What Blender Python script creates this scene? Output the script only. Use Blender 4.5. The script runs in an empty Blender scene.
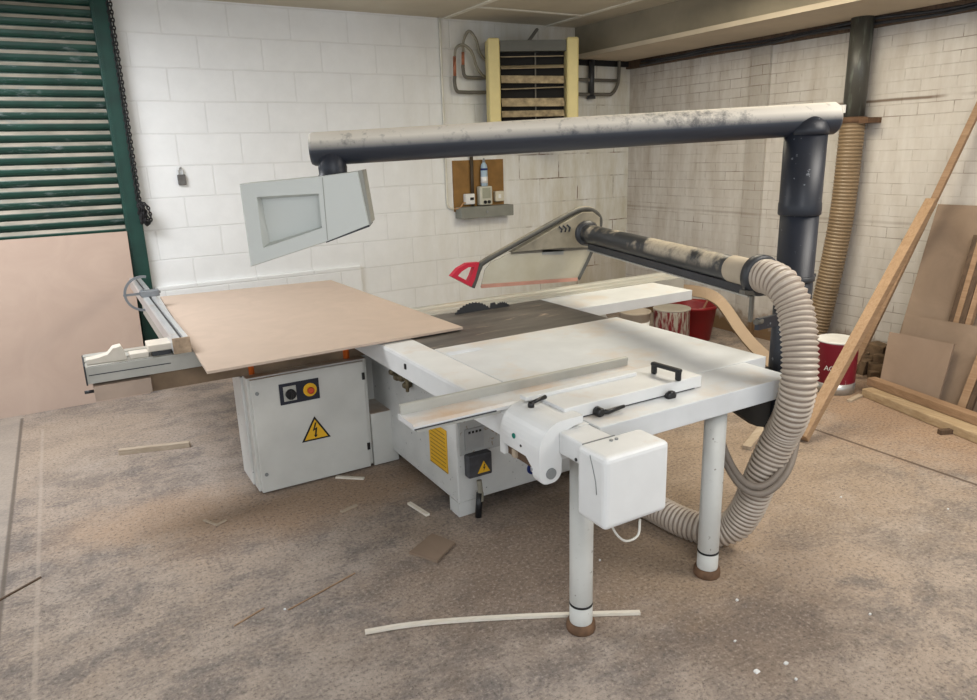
import bpy, bmesh, math, random
from mathutils import Vector, Matrix
random.seed(7)
SC = bpy.context.scene
COL = SC.collection
PI = math.pi

# ------------------------------------------------------------------ camera model
H = 1.75
F = 715.907
CR = [Vector((0.85962489, -0.51010625, -0.02892506)),
      Vector((-0.15863265, -0.21265382, -0.96416494)),
      Vector((0.48567554, 0.83340864, -0.26372202))]
EYE = Vector((0, 0, H))

def ray(px, py):
    return CR[0] * (px - 488.5) + CR[1] * (py - 350) + CR[2] * F

def at(px, py, x=None, y=None, z=None, d=None):
    """the point a sight line meets on a wall, the floor, a table plane or at a depth"""
    r = ray(px, py)
    if d is not None: t = d / F
    elif z is not None: t = (z - H) / r.z
    elif x is not None: t = x / r.x
    else: t = y / r.y
    return EYE + r * t

cam = bpy.data.cameras.new('camera')
co = bpy.data.objects.new('camera', cam)
COL.objects.link(co)
m = Matrix((CR[0], -CR[1], -CR[2])).transposed().to_4x4()
m.translation = EYE
co.matrix_world = m
cam.sensor_width = 36
cam.lens = F * 36 / 977
cam.clip_start = 0.05
SC.camera = co

# ------------------------------------------------------------------ materials
def node(nt, t, **kw):
    n = nt.nodes.new(t)
    for k, v in kw.items():
        if k in n.inputs: n.inputs[k].default_value = v
        else: setattr(n, k, v)
    return n

def c4(c): return (c[0], c[1], c[2], 1)

def newmat(name):
    m = bpy.data.materials.new(name)
    m.use_nodes = True
    nt = m.node_tree
    return m, nt, nt.nodes['Principled BSDF']

def ramp(nt, fac, p0, p1, c0=(0, 0, 0), c1=(1, 1, 1)):
    if p0 < 0 or p1 > 1:
        mr = nt.nodes.new('ShaderNodeMapRange')
        mr.inputs['From Min'].default_value = p0; mr.inputs['From Max'].default_value = p1
        nt.links.new(fac, mr.inputs['Value'])
        fac, p0, p1 = mr.outputs[0], 0, 1
    r = nt.nodes.new('ShaderNodeValToRGB')
    r.color_ramp.elements[0].position = p0
    r.color_ramp.elements[1].position = p1
    r.color_ramp.elements[0].color = c4(c0)
    r.color_ramp.elements[1].color = c4(c1)
    nt.links.new(fac, r.inputs[0])
    return r.outputs[0]

def mix(nt, fac, a, b, mode='MIX'):
    n = nt.nodes.new('ShaderNodeMix')
    n.data_type = 'RGBA'
    n.blend_type = mode
    for s, v in ((0, fac), (6, a), (7, b)):
        if hasattr(v, 'links'): nt.links.new(v, n.inputs[s])
        elif isinstance(v, (tuple, list)): n.inputs[s].default_value = c4(v)
        else: n.inputs[s].default_value = v
    return n.outputs[2]

def mathn(nt, op, a, b=None, c=None):
    n = nt.nodes.new('ShaderNodeMath')
    n.operation = op
    for i, v in enumerate((a, b, c)):
        if v is None: continue
        if hasattr(v, 'links'): nt.links.new(v, n.inputs[i])
        else: n.inputs[i].default_value = v
    return n.outputs[0]

def noise(nt, scale, detail=4, rough=.55, vec=None, mapscale=None, dist=0):
    if vec is None:
        g = nt.nodes.new('ShaderNodeNewGeometry')
        vec = g.outputs['Position']
    if mapscale:
        mp = nt.nodes.new('ShaderNodeMapping')
        mp.inputs['Scale'].default_value = mapscale
        nt.links.new(vec, mp.inputs[0]); vec = mp.outputs[0]
    n = node(nt, 'ShaderNodeTexNoise', Scale=scale, Detail=detail, Roughness=rough, Distortion=dist)
    nt.links.new(vec, n.inputs['Vector'])
    return n.outputs['Fac']

def bump(nt, bs, h, strength=.2, dist=.01):
    b = node(nt, 'ShaderNodeBump', Strength=strength, Distance=dist)
    nt.links.new(h, b.inputs['Height'])
    nt.links.new(b.outputs[0], bs.inputs['Normal'])

def upmask(nt, lo=.5, hi=.95):
    g = nt.nodes.new('ShaderNodeNewGeometry')
    s = nt.nodes.new('ShaderNodeSeparateXYZ')
    nt.links.new(g.outputs['Normal'], s.inputs[0])
    return ramp(nt, s.outputs[2], lo, hi)

def plain(name, col, rough=.5, metal=0, var=.12, scale=6, dust=0, dustcol=(.50, .40, .30), spec=.4,
          speck=0, speckcol=(.25, .2, .15)):
    m, nt, b = newmat(name)
    f = noise(nt, scale, 5)
    lo = tuple(c * (1 - var) for c in col)
    hi = tuple(min(1, c * (1 + var)) for c in col)
    c = mix(nt, ramp(nt, f, .3, .7), lo, hi)
    if speck:
        c = mix(nt, ramp(nt, noise(nt, 45, 3), .70 - speck * .1, .74 - speck * .1), c, speckcol)
    if dust:   # loose sawdust lies on what faces up
        d = mathn(nt, 'MULTIPLY', upmask(nt), ramp(nt, noise(nt, 3.2, 6, .65), .62 - dust * .35, .80 - dust * .2))
        c = mix(nt, d, c, dustcol)
    nt.links.new(c, b.inputs['Base Color'])
    b.inputs['Roughness'].default_value = rough
    b.inputs['Metallic'].default_value = metal
    b.inputs['Specular IOR Level'].default_value = spec
    return m

M = {}
TAN = (.52, .40, .30)
M['white'] = plain('white machine enamel', (.66, .665, .66), .38, var=.05, dust=.12, dustcol=(.60, .50, .41))
M['cabinet'] = plain('grey white cabinet enamel', (.56, .555, .52), .45, var=.06, dust=1.0, dustcol=(.36, .25, .17))
M['base'] = plain('worn base enamel', (.57, .57, .55), .45, var=.08, speck=.25, speckcol=(.20, .2, .2))
M['table'] = plain('dusty white table plate', (.60, .62, .635), .38, var=.06, dust=.30, dustcol=(.60, .52, .44))
M['legs'] = plain('chipped leg enamel', (.56, .56, .53), .45, var=.07, speck=.25, speckcol=(.22, .2, .17))
M['alu'] = plain('aluminium profile', (.66, .67, .68), .32, .6, var=.06, dust=.2, dustcol=(.60, .50, .40))
M['alud'] = plain('dull aluminium profile', (.43, .425, .39), .45, .3, var=.1, dust=.25, dustcol=(.55, .47, .38))
M['blue'] = plain('dark blue grey paint', (.017, .020, .029), .42, var=.2, speck=.2, speckcol=(.16, .17, .19))
M['dark'] = plain('dark steel', (.035, .037, .042), .4, var=.2)
M['black'] = plain('black plastic', (.012, .012, .013), .35, var=.1)
M['grey'] = plain('mid grey plastic', (.22, .23, .23), .5)
M['pendant'] = plain('light grey moulded plastic', (.57, .59, .565), .5, var=.03, scale=3)
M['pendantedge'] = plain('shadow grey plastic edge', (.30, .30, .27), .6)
M['orange'] = plain('orange rubber', (.62, .13, .02), .5)
M['red'] = plain('red plastic', (.55, .02, .05), .4)
M['redtub'] = plain('red tub plastic', (.20, .006, .008), .45, dust=.3)
M['yellow'] = plain('yellow sticker', (.74, .42, .02), .5, var=.03)
M['yellowdk'] = plain('dark sticker print', (.30, .17, .02), .6)
M['navy'] = plain('navy sticker', (.012, .025, .14), .5)
M['paper'] = plain('white print', (.75, .75, .74), .6)
M['cream'] = plain('cream painted panel', (.66, .56, .26), .5, var=.06)
M['louvre'] = plain('dusty louvre', (.30, .24, .15), .6, var=.3, dust=.9, dustcol=(.46, .38, .24), scale=14)
M['blade'] = plain('dust caked louvre', (.36, .285, .175), .7, var=.45, scale=16)
M['void'] = plain('black interior', (.012, .011, .010), .9)
M['tincan'] = plain('maroon tin', (.19, .008, .022), .35, var=.12)
M['steel'] = plain('tinned steel', (.5, .5, .49), .35, .7)
M['rust'] = plain('rusty brown foot', (.12, .065, .035), .8, var=.3, scale=25)
M['copper'] = plain('copper pipe', (.34, .13, .07), .45, .5, var=.2)
M['pipegrey'] = plain('lagged grey pipe', (.13, .12, .10), .7)
M['hosepipe'] = plain('braided grey hose', (.24, .22, .17), .7)
M['boardbrown'] = plain('brown backing board', (.235, .125, .035), .7, var=.18, scale=9)
M['trunk'] = plain('grey trunking', (.21, .215, .19), .6)
M['conduit'] = plain('painted conduit', (.62, .60, .52), .6)
M['greenmetal'] = plain('green shutter rail', (.005, .040, .030), .5, var=.25)
M['chain'] = plain('black oily chain', (.02, .02, .022), .5, .3)
M['rubble'] = plain('broken brick rubble', (.13, .085, .05), .95, var=.4, scale=14)
M['batten'] = plain('ceiling cover strip', (.66, .64, .56), .7)
M['stone'] = plain('stone dust piece', (.55, .52, .47), .8)
M['cloth'] = plain('plastic bottle', (.36, .47, .56), .4)
M['cable'] = plain('off white cable', (.62, .60, .54), .5)
M['lightply'] = plain('pale ply strip', (.30, .215, .14), .6, var=.08)

def dusty_paint(name, base, dustc, lo, hi, patch=True):
    """dark paint whose upper side carries settled sawdust, wiped off in patches"""
    m, nt, b = newmat(name)
    up = upmask(nt, lo, hi)
    if patch:
        n1 = ramp(nt, noise(nt, 3.6, 5, .6), .50, .58)
        n2 = mathn(nt, 'MULTIPLY_ADD', ramp(nt, noise(nt, 40, 3), .36, .5), .25, .75)
    else:   # a nearly even coat, brushed off in a few places
        n1 = mathn(nt, 'MULTIPLY_ADD', ramp(nt, noise(nt, 2.3, 7, .78), .37, .46), .7, .3)
        n2 = mathn(nt, 'MULTIPLY_ADD', ramp(nt, noise(nt, 30, 3), .30, .42), .3, .7)
    d = mathn(nt, 'MULTIPLY', up, mathn(nt, 'MULTIPLY', n1, n2))
    c = mix(nt, d, base, dustc)
    nt.links.new(c, b.inputs['Base Color'])
    nt.links.new(mathn(nt, 'MULTIPLY_ADD', d, .45, .38), b.inputs['Roughness'])
    return m
M['armpaint'] = dusty_paint('blue grey arm with pale dust', (.022, .026, .037), (.72, .67, .59), -.12, .5, False)
M['guardpaint'] = dusty_paint('black arm with wiped dust', (.028, .030, .033), (.44, .38, .29), -.3, .3)

def mk_dark_top():
    m, nt, b = newmat('worn cast iron')
    f = noise(nt, 2.5, 6, .65, mapscale=(1.0, 5.0, 1))
    c = mix(nt, ramp(nt, f, .3, .7), (.055, .05, .046), (.15, .135, .12))
    d = ramp(nt, noise(nt, 3.0, 5, .7, mapscale=(.7, 3.5, 1), dist=.8), .58, .70)
    c = mix(nt, d, c, (.46, .36, .28))
    nt.links.new(c, b.inputs['Base Color'])
    b.inputs['Roughness'].default_value = .45
    b.inputs['Metallic'].default_value = .2
    return m
M['iron'] = mk_dark_top()

def mk_wood(name, c0, c1, sc=(1, 1, 1), rough=.65, grain=9):
    m, nt, b = newmat(name)
    tc = nt.nodes.new('ShaderNodeTexCoord')
    f = noise(nt, grain, 6, .6, tc.outputs['Object'], sc, 1.2)
    c = mix(nt, ramp(nt, f, .32, .68), c0, c1)
    nt.links.new(c, b.inputs['Base Color'])
    b.inputs['Roughness'].default_value = rough
    b.inputs['Specular IOR Level'].default_value = .25
    return m
M['mdf'] = mk_wood('raw mdf', (.48, .385, .315), (.52, .415, .34), (1, 1, 1), .8, 5)
M['mdfgrey'] = mk_wood('dusty mdf', (.215, .155, .112), (.265, .195, .142), (1, 1, 1), .85, 3)
M['mdfdusk'] = mk_wood('brownish mdf offcut', (.255, .185, .135), (.295, .215, .16), (1, 1, 1), .85, 3)
M['mdfpink'] = mk_wood('pale mdf sheet', (.43, .325, .265), (.47, .36, .295), (1, 1, 1), .85, 3)
M['pine'] = mk_wood('pine', (.29, .185, .105), (.39, .26, .16), (.6, 14, 14), .65, 3)
M['pineold'] = mk_wood('weathered timber', (.25, .155, .09), (.36, .235, .145), (10, .6, 10), .7, 3)
M['pinepale'] = mk_wood('split pale timber', (.34, .24, .14), (.48, .365, .23), (9, .8, 9), .7, 4)
M['offcut'] = mk_wood('offcut wood', (.37, .295, .215), (.49, .41, .32), (1, 8, 8), .7, 4)
M['paleoff'] = mk_wood('white lipping strip', (.66, .60, .50), (.74, .69, .60), (1, 8, 8), .6, 4)
M['darkwood'] = mk_wood('dark trim', (.07, .045, .03), (.13, .085, .055), (9, 9, .8), .7, 4)

def mk_floor():
    m, nt, b = newmat('dusty concrete floor')
    g = nt.nodes.new('ShaderNodeNewGeometry')
    P = g.outputs['Position']
    s = nt.nodes.new('ShaderNodeSeparateXYZ'); nt.links.new(P, s.inputs[0])
    X, Y = s.outputs[0], s.outputs[1]
    big = noise(nt, .9, 5, .6, P)
    mid = noise(nt, 4.5, 6, .7, P)
    fine = noise(nt, 62, 4, .75, P)
    c = mix(nt, ramp(nt, mid, .32, .68), (.225, .19, .165), (.40, .342, .295))
    c = mix(nt, ramp(nt, big, .38, .64), c, (.37, .295, .235))
    # scuffed grey streaks across the open floor
    st = noise(nt, 2.6, 7, .78, P, (1.0, 1.35, 1), .3)
    c = mix(nt, mathn(nt, 'MULTIPLY', ramp(nt, st, .46, .60), .75), c, (.145, .130, .125))
    def blob(cx, cy, rx, ry, soft=.6):
        dx = mathn(nt, 'DIVIDE', mathn(nt, 'SUBTRACT', X, cx), rx)
        dy = mathn(nt, 'DIVIDE', mathn(nt, 'SUBTRACT', Y, cy), ry)
        r = mathn(nt, 'SQRT', mathn(nt, 'ADD', mathn(nt, 'MULTIPLY', dx, dx), mathn(nt, 'MULTIPLY', dy, dy)))
        r = mathn(nt, 'ADD', r, mathn(nt, 'MULTIPLY', mathn(nt, 'SUBTRACT', mid, .5), 1.1))
        return ramp(nt, r, 1 - soft, 1.15, (1, 1, 1), (0, 0, 0))
    # drifts of brown sawdust, plus darker brown patches under and before the table
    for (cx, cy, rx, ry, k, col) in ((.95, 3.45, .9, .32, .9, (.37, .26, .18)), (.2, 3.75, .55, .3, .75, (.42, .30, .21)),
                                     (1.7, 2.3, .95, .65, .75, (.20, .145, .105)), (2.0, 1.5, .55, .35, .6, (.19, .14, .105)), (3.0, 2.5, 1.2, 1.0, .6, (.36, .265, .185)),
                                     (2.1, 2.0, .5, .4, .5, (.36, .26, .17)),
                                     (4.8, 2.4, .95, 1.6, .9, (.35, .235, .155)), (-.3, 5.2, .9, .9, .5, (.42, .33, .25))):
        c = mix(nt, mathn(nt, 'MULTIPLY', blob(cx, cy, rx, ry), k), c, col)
    # pale and dark aggregate
    sp = node(nt, 'ShaderNodeTexVoronoi', Scale=85.0); nt.links.new(P, sp.inputs['Vector'])
    spm = mathn(nt, 'MULTIPLY', ramp(nt, sp.outputs['Distance'], .12, .2, (1, 1, 1), (0, 0, 0)), ramp(nt, noise(nt, 2.2, 3, .6, P), .42, .6))
    c = mix(nt, mathn(nt, 'MULTIPLY', spm, .85), c, (.06, .05, .042))
    c = mix(nt, mathn(nt, 'MULTIPLY', ramp(nt, fine, .54, .66), .5), c, (.50, .425, .365))
    c = mix(nt, mathn(nt, 'MULTIPLY', ramp(nt, fine, .36, .47, (1, 1, 1), (0, 0, 0)), .65), c, (.09, .077, .07))
    # smoother pale bay beyond the joint on the left
    bay = ramp(nt, mathn(nt, 'ADD', X, .46), -.01, .01, (1, 1, 1), (0, 0, 0))
    c = mix(nt, mathn(nt, 'MULTIPLY', bay, .55), c, (.36, .32, .28))
    # saw-cut joints
    def line(x0, w, y0, y1):
        a = mathn(nt, 'ABSOLUTE', mathn(nt, 'SUBTRACT', X, x0))
        l = ramp(nt, a, w * .6, w * 1.3, (1, 1, 1), (0, 0, 0))
        l = mathn(nt, 'MULTIPLY', l, mathn(nt, 'GREATER_THAN', Y, y0))
        return mathn(nt, 'MULTIPLY', l, mathn(nt, 'LESS_THAN', Y, y1))
    ln = line(-.465, .010, -9, 5.95)
    c = mix(nt, mathn(nt, 'MULTIPLY', ln, .75), c, (.10, .08, .065))
    ln2 = line(-.335, .009, -9, 5.6)
    c = mix(nt, mathn(nt, 'MULTIPLY', ln2, .4), c, (.45, .38, .32))
    ln3 = line(3.92, .012, -9, 2.75)
    c = mix(nt, mathn(nt, 'MULTIPLY', ln3, .85), c, (.09, .06, .045))
    nt.links.new(c, b.inputs['Base Color'])
    b.inputs['Roughness'].default_value = .85
    b.inputs['Specular IOR Level'].default_value = .2
    h = mathn(nt, 'ADD', mathn(nt, 'MULTIPLY', fine, .6), mid)
    bump(nt, b, h, .4, .012)
    return m
M['floor'] = mk_floor()

def mk_wall(name, axis, bw, rh, mortar, col, grimecol, zoff, grime_lo, grime_hi, right=False):
    m, nt, b = newmat(name)
    g = nt.nodes.new('ShaderNodeNewGeometry')
    s = nt.nodes.new('ShaderNodeSeparateXYZ'); nt.links.new(g.outputs['Position'], s.inputs[0])
    A = s.outputs[axis]; Z = s.outputs[2]
    cb = nt.nodes.new('ShaderNodeCombineXYZ')
    wob = mathn(nt, 'MULTIPLY', mathn(nt, 'SUBTRACT', noise(nt, 3.0, 3), .5), .012 if right else .008)
    nt.links.new(mathn(nt, 'ADD', A, 10.0 * bw + (.10 if not right else 0)), cb.inputs[0])
    nt.links.new(mathn(nt, 'ADD', mathn(nt, 'ADD', Z, zoff), wob), cb.inputs[1])
    br = node(nt, 'ShaderNodeTexBrick', Scale=1.0)
    br.offset = .5
    br.inputs['Brick Width'].default_value = bw
    br.inputs['Row Height'].default_value = rh
    br.inputs['Mortar Size'].default_value = mortar
    br.inputs['Mortar Smooth'].default_value = .5
    br.inputs['Bias'].default_value = 0
    nt.links.new(cb.outputs[0], br.inputs['Vector'])
    mf = br.outputs['Fac']
    big = noise(nt, 1.1, 5, .6)
    mid = noise(nt, 7, 5, .65)
    c = mix(nt, ramp(nt, mid, .3, .7), tuple(x * .94 for x in col), col)
    # grime
    gx = ramp(nt, A, grime_lo, grime_hi) if not right else None
    streak = noise(nt, 2.4, 5, .7, mapscale=(2.2, 2.2, .5))
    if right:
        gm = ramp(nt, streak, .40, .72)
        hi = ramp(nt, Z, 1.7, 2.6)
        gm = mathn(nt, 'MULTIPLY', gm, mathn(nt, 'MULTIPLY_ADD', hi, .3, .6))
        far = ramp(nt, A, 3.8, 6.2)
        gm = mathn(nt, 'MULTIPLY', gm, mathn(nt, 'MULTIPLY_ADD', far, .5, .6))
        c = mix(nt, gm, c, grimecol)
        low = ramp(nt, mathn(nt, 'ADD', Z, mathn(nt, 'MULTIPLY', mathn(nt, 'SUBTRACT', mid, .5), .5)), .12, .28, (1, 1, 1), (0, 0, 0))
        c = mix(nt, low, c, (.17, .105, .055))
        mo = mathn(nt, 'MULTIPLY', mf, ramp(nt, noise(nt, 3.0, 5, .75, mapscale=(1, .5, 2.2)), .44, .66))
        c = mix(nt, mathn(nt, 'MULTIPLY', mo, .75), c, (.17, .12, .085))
        # two courses where the paint has cracked along the bed joint
        for zz, k in ((2.055, .8), (1.15, .3)):
            d = mathn(nt, 'ABSOLUTE', mathn(nt, 'SUBTRACT', mathn(nt, 'ADD', Z, wob), zz))
            l = mathn(nt, 'MULTIPLY', ramp(nt, d, .006, .014, (1, 1, 1), (0, 0, 0)), ramp(nt, noise(nt, 2, 4), .35, .55))
            c = mix(nt, mathn(nt, 'MULTIPLY', l, k), c, (.11, .06, .03))
    else:
        gm = mathn(nt, 'MULTIPLY', gx, mathn(nt, 'MULTIPLY_ADD', ramp(nt, streak, .35, .7), .75, .25))
        c = mix(nt, mathn(nt, 'MULTIPLY', gm, .85), c, grimecol)
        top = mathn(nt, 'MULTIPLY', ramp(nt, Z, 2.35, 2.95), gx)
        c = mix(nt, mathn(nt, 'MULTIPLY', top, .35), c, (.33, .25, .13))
        c = mix(nt, mathn(nt, 'MULTIPLY', mf, .16), c, (.45, .45, .43))
        # rusty cracks along joints near the corner
        mo = mathn(nt, 'MULTIPLY', mathn(nt, 'MULTIPLY', mf, ramp(nt, noise(nt, 2.2, 4, .7), .50, .60)), ramp(nt, A, 3.6, 4.3))
        c = mix(nt, mathn(nt, 'MULTIPLY', mo, .9), c, (.16, .09, .05))
        lowx = mathn(nt, 'MULTIPLY', ramp(nt, A, 4.2, 4.8), ramp(nt, mathn(nt, 'ADD', Z, mathn(nt, 'MULTIPLY', mathn(nt, 'SUBTRACT', mid, .5), .6)), .72, .95, (1, 1, 1), (0, 0, 0)))
        c = mix(nt, mathn(nt, 'MULTIPLY', lowx, .4), c, (.27, .19, .11))
    nt.links.new(c, b.inputs['Base Color'])
    b.inputs['Roughness'].default_value = .7
    b.inputs['Specular IOR Level'].default_value = .25
    h = mathn(nt, 'SUBTRACT', mathn(nt, 'MULTIPLY', mid, .35), mf)
    bump(nt, b, h, .4, .012)
    return m
M['wallb'] = mk_wall('painted block wall', 0, .49, .2412, .007, (.82, .835, .84), (.47, .42, .29), -.043 + .2412 * 2, 2.4, 4.6)
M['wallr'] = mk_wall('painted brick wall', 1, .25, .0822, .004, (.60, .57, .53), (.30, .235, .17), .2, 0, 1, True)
M['pier'] = mk_wall('pier in shade tone', 1, .25, .0822, .004, (.47, .44, .40), (.27, .22, .17), .2, 0, 1, True)  # wall paint made darker to carry the shade of the reveal

def mk_ceiling():
    m, nt, b = newmat('stained ceiling board')
    f = noise(nt, 1.3, 5, .6)
    c = mix(nt, ramp(nt, f, .3, .7), (.44, .40, .31), (.56, .52, .42))
    nt.links.new(c, b.inputs['Base Color']); b.inputs['Roughness'].default_value = .8
    return m
M['ceil'] = mk_ceiling()
M['beam'] = plain('stained beam casing', (.235, .205, .15), .8, var=.18, scale=2.2)
M['beamlow'] = plain('beam soffit', (.50, .43, .33), .8, var=.1, scale=2)

def mk_shutter():
    m, nt, b = newmat('green shutter slats with dust')
    base = mix(nt, ramp(nt, noise(nt, 5, 4), .3, .7), (.002, .026, .019), (.006, .050, .034))
    d = mathn(nt, 'MULTIPLY', upmask(nt, .30, .55), mathn(nt, 'MULTIPLY_ADD', ramp(nt, noise(nt, 4, 5, .6, mapscale=(1, 1, 4)), .3, .6), .5, .5))
    c = mix(nt, d, base, (.37, .33, .27))
    sm = mathn(nt, 'MULTIPLY', ramp(nt, noise(nt, 6, 5, .7, mapscale=(.8, 1, 3)), .58, .68), .55)
    c = mix(nt, sm, c, (.20, .24, .24))
    nt.links.new(c, b.inputs['Base Color']); b.inputs['Roughness'].default_value = .5
    return m
M['shutter'] = mk_shutter()

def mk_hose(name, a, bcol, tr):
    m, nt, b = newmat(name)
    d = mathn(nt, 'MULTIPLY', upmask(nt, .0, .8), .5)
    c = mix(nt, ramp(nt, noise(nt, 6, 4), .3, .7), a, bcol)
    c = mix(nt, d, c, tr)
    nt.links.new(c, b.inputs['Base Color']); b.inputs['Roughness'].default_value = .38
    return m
M['groove'] = plain('dark hose groove', (.25, .20, .16), .7)  # darker colour for the valleys between the ribs
M['ductgroove'] = plain('dark duct groove', (.17, .115, .065), .7)
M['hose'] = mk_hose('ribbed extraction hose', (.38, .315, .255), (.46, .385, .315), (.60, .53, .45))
M['duct'] = mk_hose('brown ribbed duct', (.19, .13, .072), (.25, .175, .10), (.31, .23, .14))

def mk_clear():
    m, nt, b = newmat('clouded clear guard plate')
    c = mix(nt, ramp(nt, noise(nt, 5, 5), .3, .7), (.50, .47, .36), (.62, .60, .50))
    nt.links.new(c, b.inputs['Base Color'])
    b.inputs['Roughness'].default_value = .3
    b.inputs['Alpha'].default_value = .5
    return m
M['clear'] = mk_clear()
M['guardtop'] = plain('dust grey guard plate', (.235, .215, .17), .6, var=.35, scale=7)

def emit(name, col, s):
    m, nt, b = newmat(name)
    b.inputs['Base Color'].default_value = c4(col)
    b.inputs['Emission Color'].default_value = c4(col)
    b.inputs['Emission Strength'].default_value = s
    return m

def mk_drips(name, base, col, lo, hi):
    m, nt, b = newmat(name)
    f = noise(nt, 4, 5, .6, mapscale=(6, 6, 1.2))
    c = mix(nt, ramp(nt, f, lo, hi), base, col)
    nt.links.new(c, b.inputs['Base Color']); b.inputs['Roughness'].default_value = .4
    return m
M['driptin'] = mk_drips('paint dripped tin', (.17, .010, .016), (.40, .37, .31), .46, .56)
M['redtin'] = mk_drips('maroon tin with white runs', (.22, .008, .026), (.62, .60, .57), .62, .68)

# ------------------------------------------------------------------ mesh builder
class MB:
    def __init__(s): s.bm = bmesh.new()
    def box(s, x0, x1, y0, y1, z0, z1, bev=0, seg=2):
        vs = [s.bm.verts.new((x, y, z)) for z in (z0, z1) for y in (y0, y1) for x in (x0, x1)]
        fs = [s.bm.faces.new([vs[i] for i in q]) for q in ((0, 2, 3, 1), (4, 5, 7, 6), (0, 1, 5, 4), (2, 6, 7, 3), (0, 4, 6, 2), (1, 3, 7, 5))]
        if bev:
            es = list({e for f in fs for e in f.edges})
            bmesh.ops.bevel(s.bm, geom=es, offset=bev, segments=seg, affect='EDGES', profile=.5)
        return s
    def bar(s, p0, p1, w, h, up=(0, 0, 1), bev=0):
        p0, p1 = Vector(p0), Vector(p1)
        d = (p1 - p0).normalized(); u = Vector(up)
        r = d.cross(u).normalized(); u = r.cross(d)
        vs = []
        for p in (p0, p1):
            for a, b in ((-1, -1), (1, -1), (1, 1), (-1, 1)):
                vs.append(s.bm.verts.new(p + r * a * w / 2 + u * b * h / 2))
        fs = [s.bm.faces.new([vs[i] for i in q]) for q in ((3, 2, 1, 0), (4, 5, 6, 7), (0, 1, 5, 4), (1, 2, 6, 5), (2, 3, 7, 6), (3, 0, 4, 7))]
        if bev:
            es = list({e for f in fs for e in f.edges})
            bmesh.ops.bevel(s.bm, geom=es, offset=bev, segments=2, affect='EDGES', profile=.5)
        return s
    def tube(s, pts, r, seg=16, cap=True, closed=False):
        """sweep a circle; r is a number or a list"""
        pts = [Vector(p) for p in pts]
        n = len(pts)
        rs = r if isinstance(r, (list, tuple)) else [r] * n
        rings = []
        prev = None
        for i, p in enumerate(pts):
            if closed: t = (pts[(i + 1) % n] - pts[i - 1])
            else: t = pts[min(i + 1, n - 1)] - pts[max(i - 1, 0)]
            if t.length < 1e-9: t = pts[min(i + 2, n - 1)] - pts[max(i - 2, 0)]
            t.normalize()
            if prev is None:
                a = Vector((0, 0, 1)) if abs(t.z) < .9 else Vector((1, 0, 0))
                u = t.cross(a).normalized()
            else:
                u = (prev - t * prev.dot(t)).normalized()
            prev = u
            v = t.cross(u)
            rings.append([s.bm.verts.new(p + (u * math.cos(2 * PI * k / seg) + v * math.sin(2 * PI * k / seg)) * rs[i]) for k in range(seg)])
        m = n if closed else n - 1
        for i in range(m):
            a, b = rings[i], rings[(i + 1) % n]
            for k in range(seg):
                f = s.bm.faces.new((a[k], a[(k + 1) % seg], b[(k + 1) % seg], b[k])); f.smooth = True
        if cap and not closed:
            s.bm.faces.new(list(reversed(rings[0]))); s.bm.faces.new(rings[-1])
        return s
    def cyl(s, p0, p1, r, seg=24, r1=None):
        return s.tube([p0, p1], [r, r if r1 is None else r1], seg)
    def lathe(s, c, prof, seg=28, axis=(0, 0, 1)):
        """prof: list of (radius, height along axis)"""
        ax = Vector(axis).normalized(); c = Vector(c)
        a = Vector((0, 0, 1)) if abs(ax.z) < .9 else Vector((1, 0, 0))
        u = ax.cross(a).normalized(); v = ax.cross(u)
        rings = [[s.bm.verts.new(c + ax * h + (u * math.cos(2 * PI * k / seg) + v * math.sin(2 * PI * k / seg)) * r) for k in range(seg)] for r, h in prof]
        for a, b in zip(rings, rings[1:]):
            for k in range(seg):
                f = s.bm.faces.new((a[k], a[(k + 1) % seg], b[(k + 1) % seg], b[k])); f.smooth = True
        s.bm.faces.new(list(reversed(rings[0]))); s.bm.faces.new(rings[-1])
        return s
    def prism(s, poly, axis, lo, hi, bev=0):
        """poly: 2-D points in the plane across axis ('x': (y,z), 'y': (x,z), 'z': (x,y))"""
        def P(a, b, t): return (t, a, b) if axis == 'x' else (a, t, b) if axis == 'y' else (a, b, t)
        A = [s.bm.verts.new(P(a, b, lo)) for a, b in poly]
        B = [s.bm.verts.new(P(a, b, hi)) for a, b in poly]
        fs = [s.bm.faces.new(A), s.bm.faces.new(list(reversed(B)))]
        n = len(poly)
        for i in range(n): fs.append(s.bm.faces.new((A[i], B[i], B[(i + 1) % n], A[(i + 1) % n])))
        if bev:
            es = list({e for f in fs for e in f.edges})
            bmesh.ops.bevel(s.bm, geom=es, offset=bev, segments=2, affect='EDGES', profile=.5)
        return s
    def slab(s, corners, thick, n=None):
        """a quad or polygon sheet with thickness along -normal"""
        cs = [Vector(c) for c in corners]
        nn = Vector(n) if n else (cs[1] - cs[0]).cross(cs[2] - cs[1]).normalized()
        A = [s.bm.verts.new(c) for c in cs]
        B = [s.bm.verts.new(c - nn * thick) for c in cs]
        s.bm.faces.new(A); s.bm.faces.new(list(reversed(B)))
        k = len(cs)
        for i in range(k): s.bm.faces.new((A[i], B[i], B[(i + 1) % k], A[(i + 1) % k]))
        return s
    def loop_plate(s, outer, inner, axis, lo, hi):
        """plate between two outlines with as many points each"""
        def P(a, b, t): return (t, a, b) if axis == 'x' else (a, t, b) if axis == 'y' else (a, b, t)
        n = len(outer)
        V = [[s.bm.verts.new(P(a, b, t)) for a, b in L] for L in (outer, inner) for t in (lo, hi)]
        ol, oh, il, ih = V
        for i in range(n):
            j = (i + 1) % n
            s.bm.faces.new((ol[i], oh[i], oh[j], ol[j])); s.bm.faces.new((il[j], ih[j], ih[i], il[i]))
            s.bm.faces.new((ol[j], il[j], il[i], ol[i])); s.bm.faces.new((oh[i], ih[i], ih[j], oh[j]))
        return s
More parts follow.
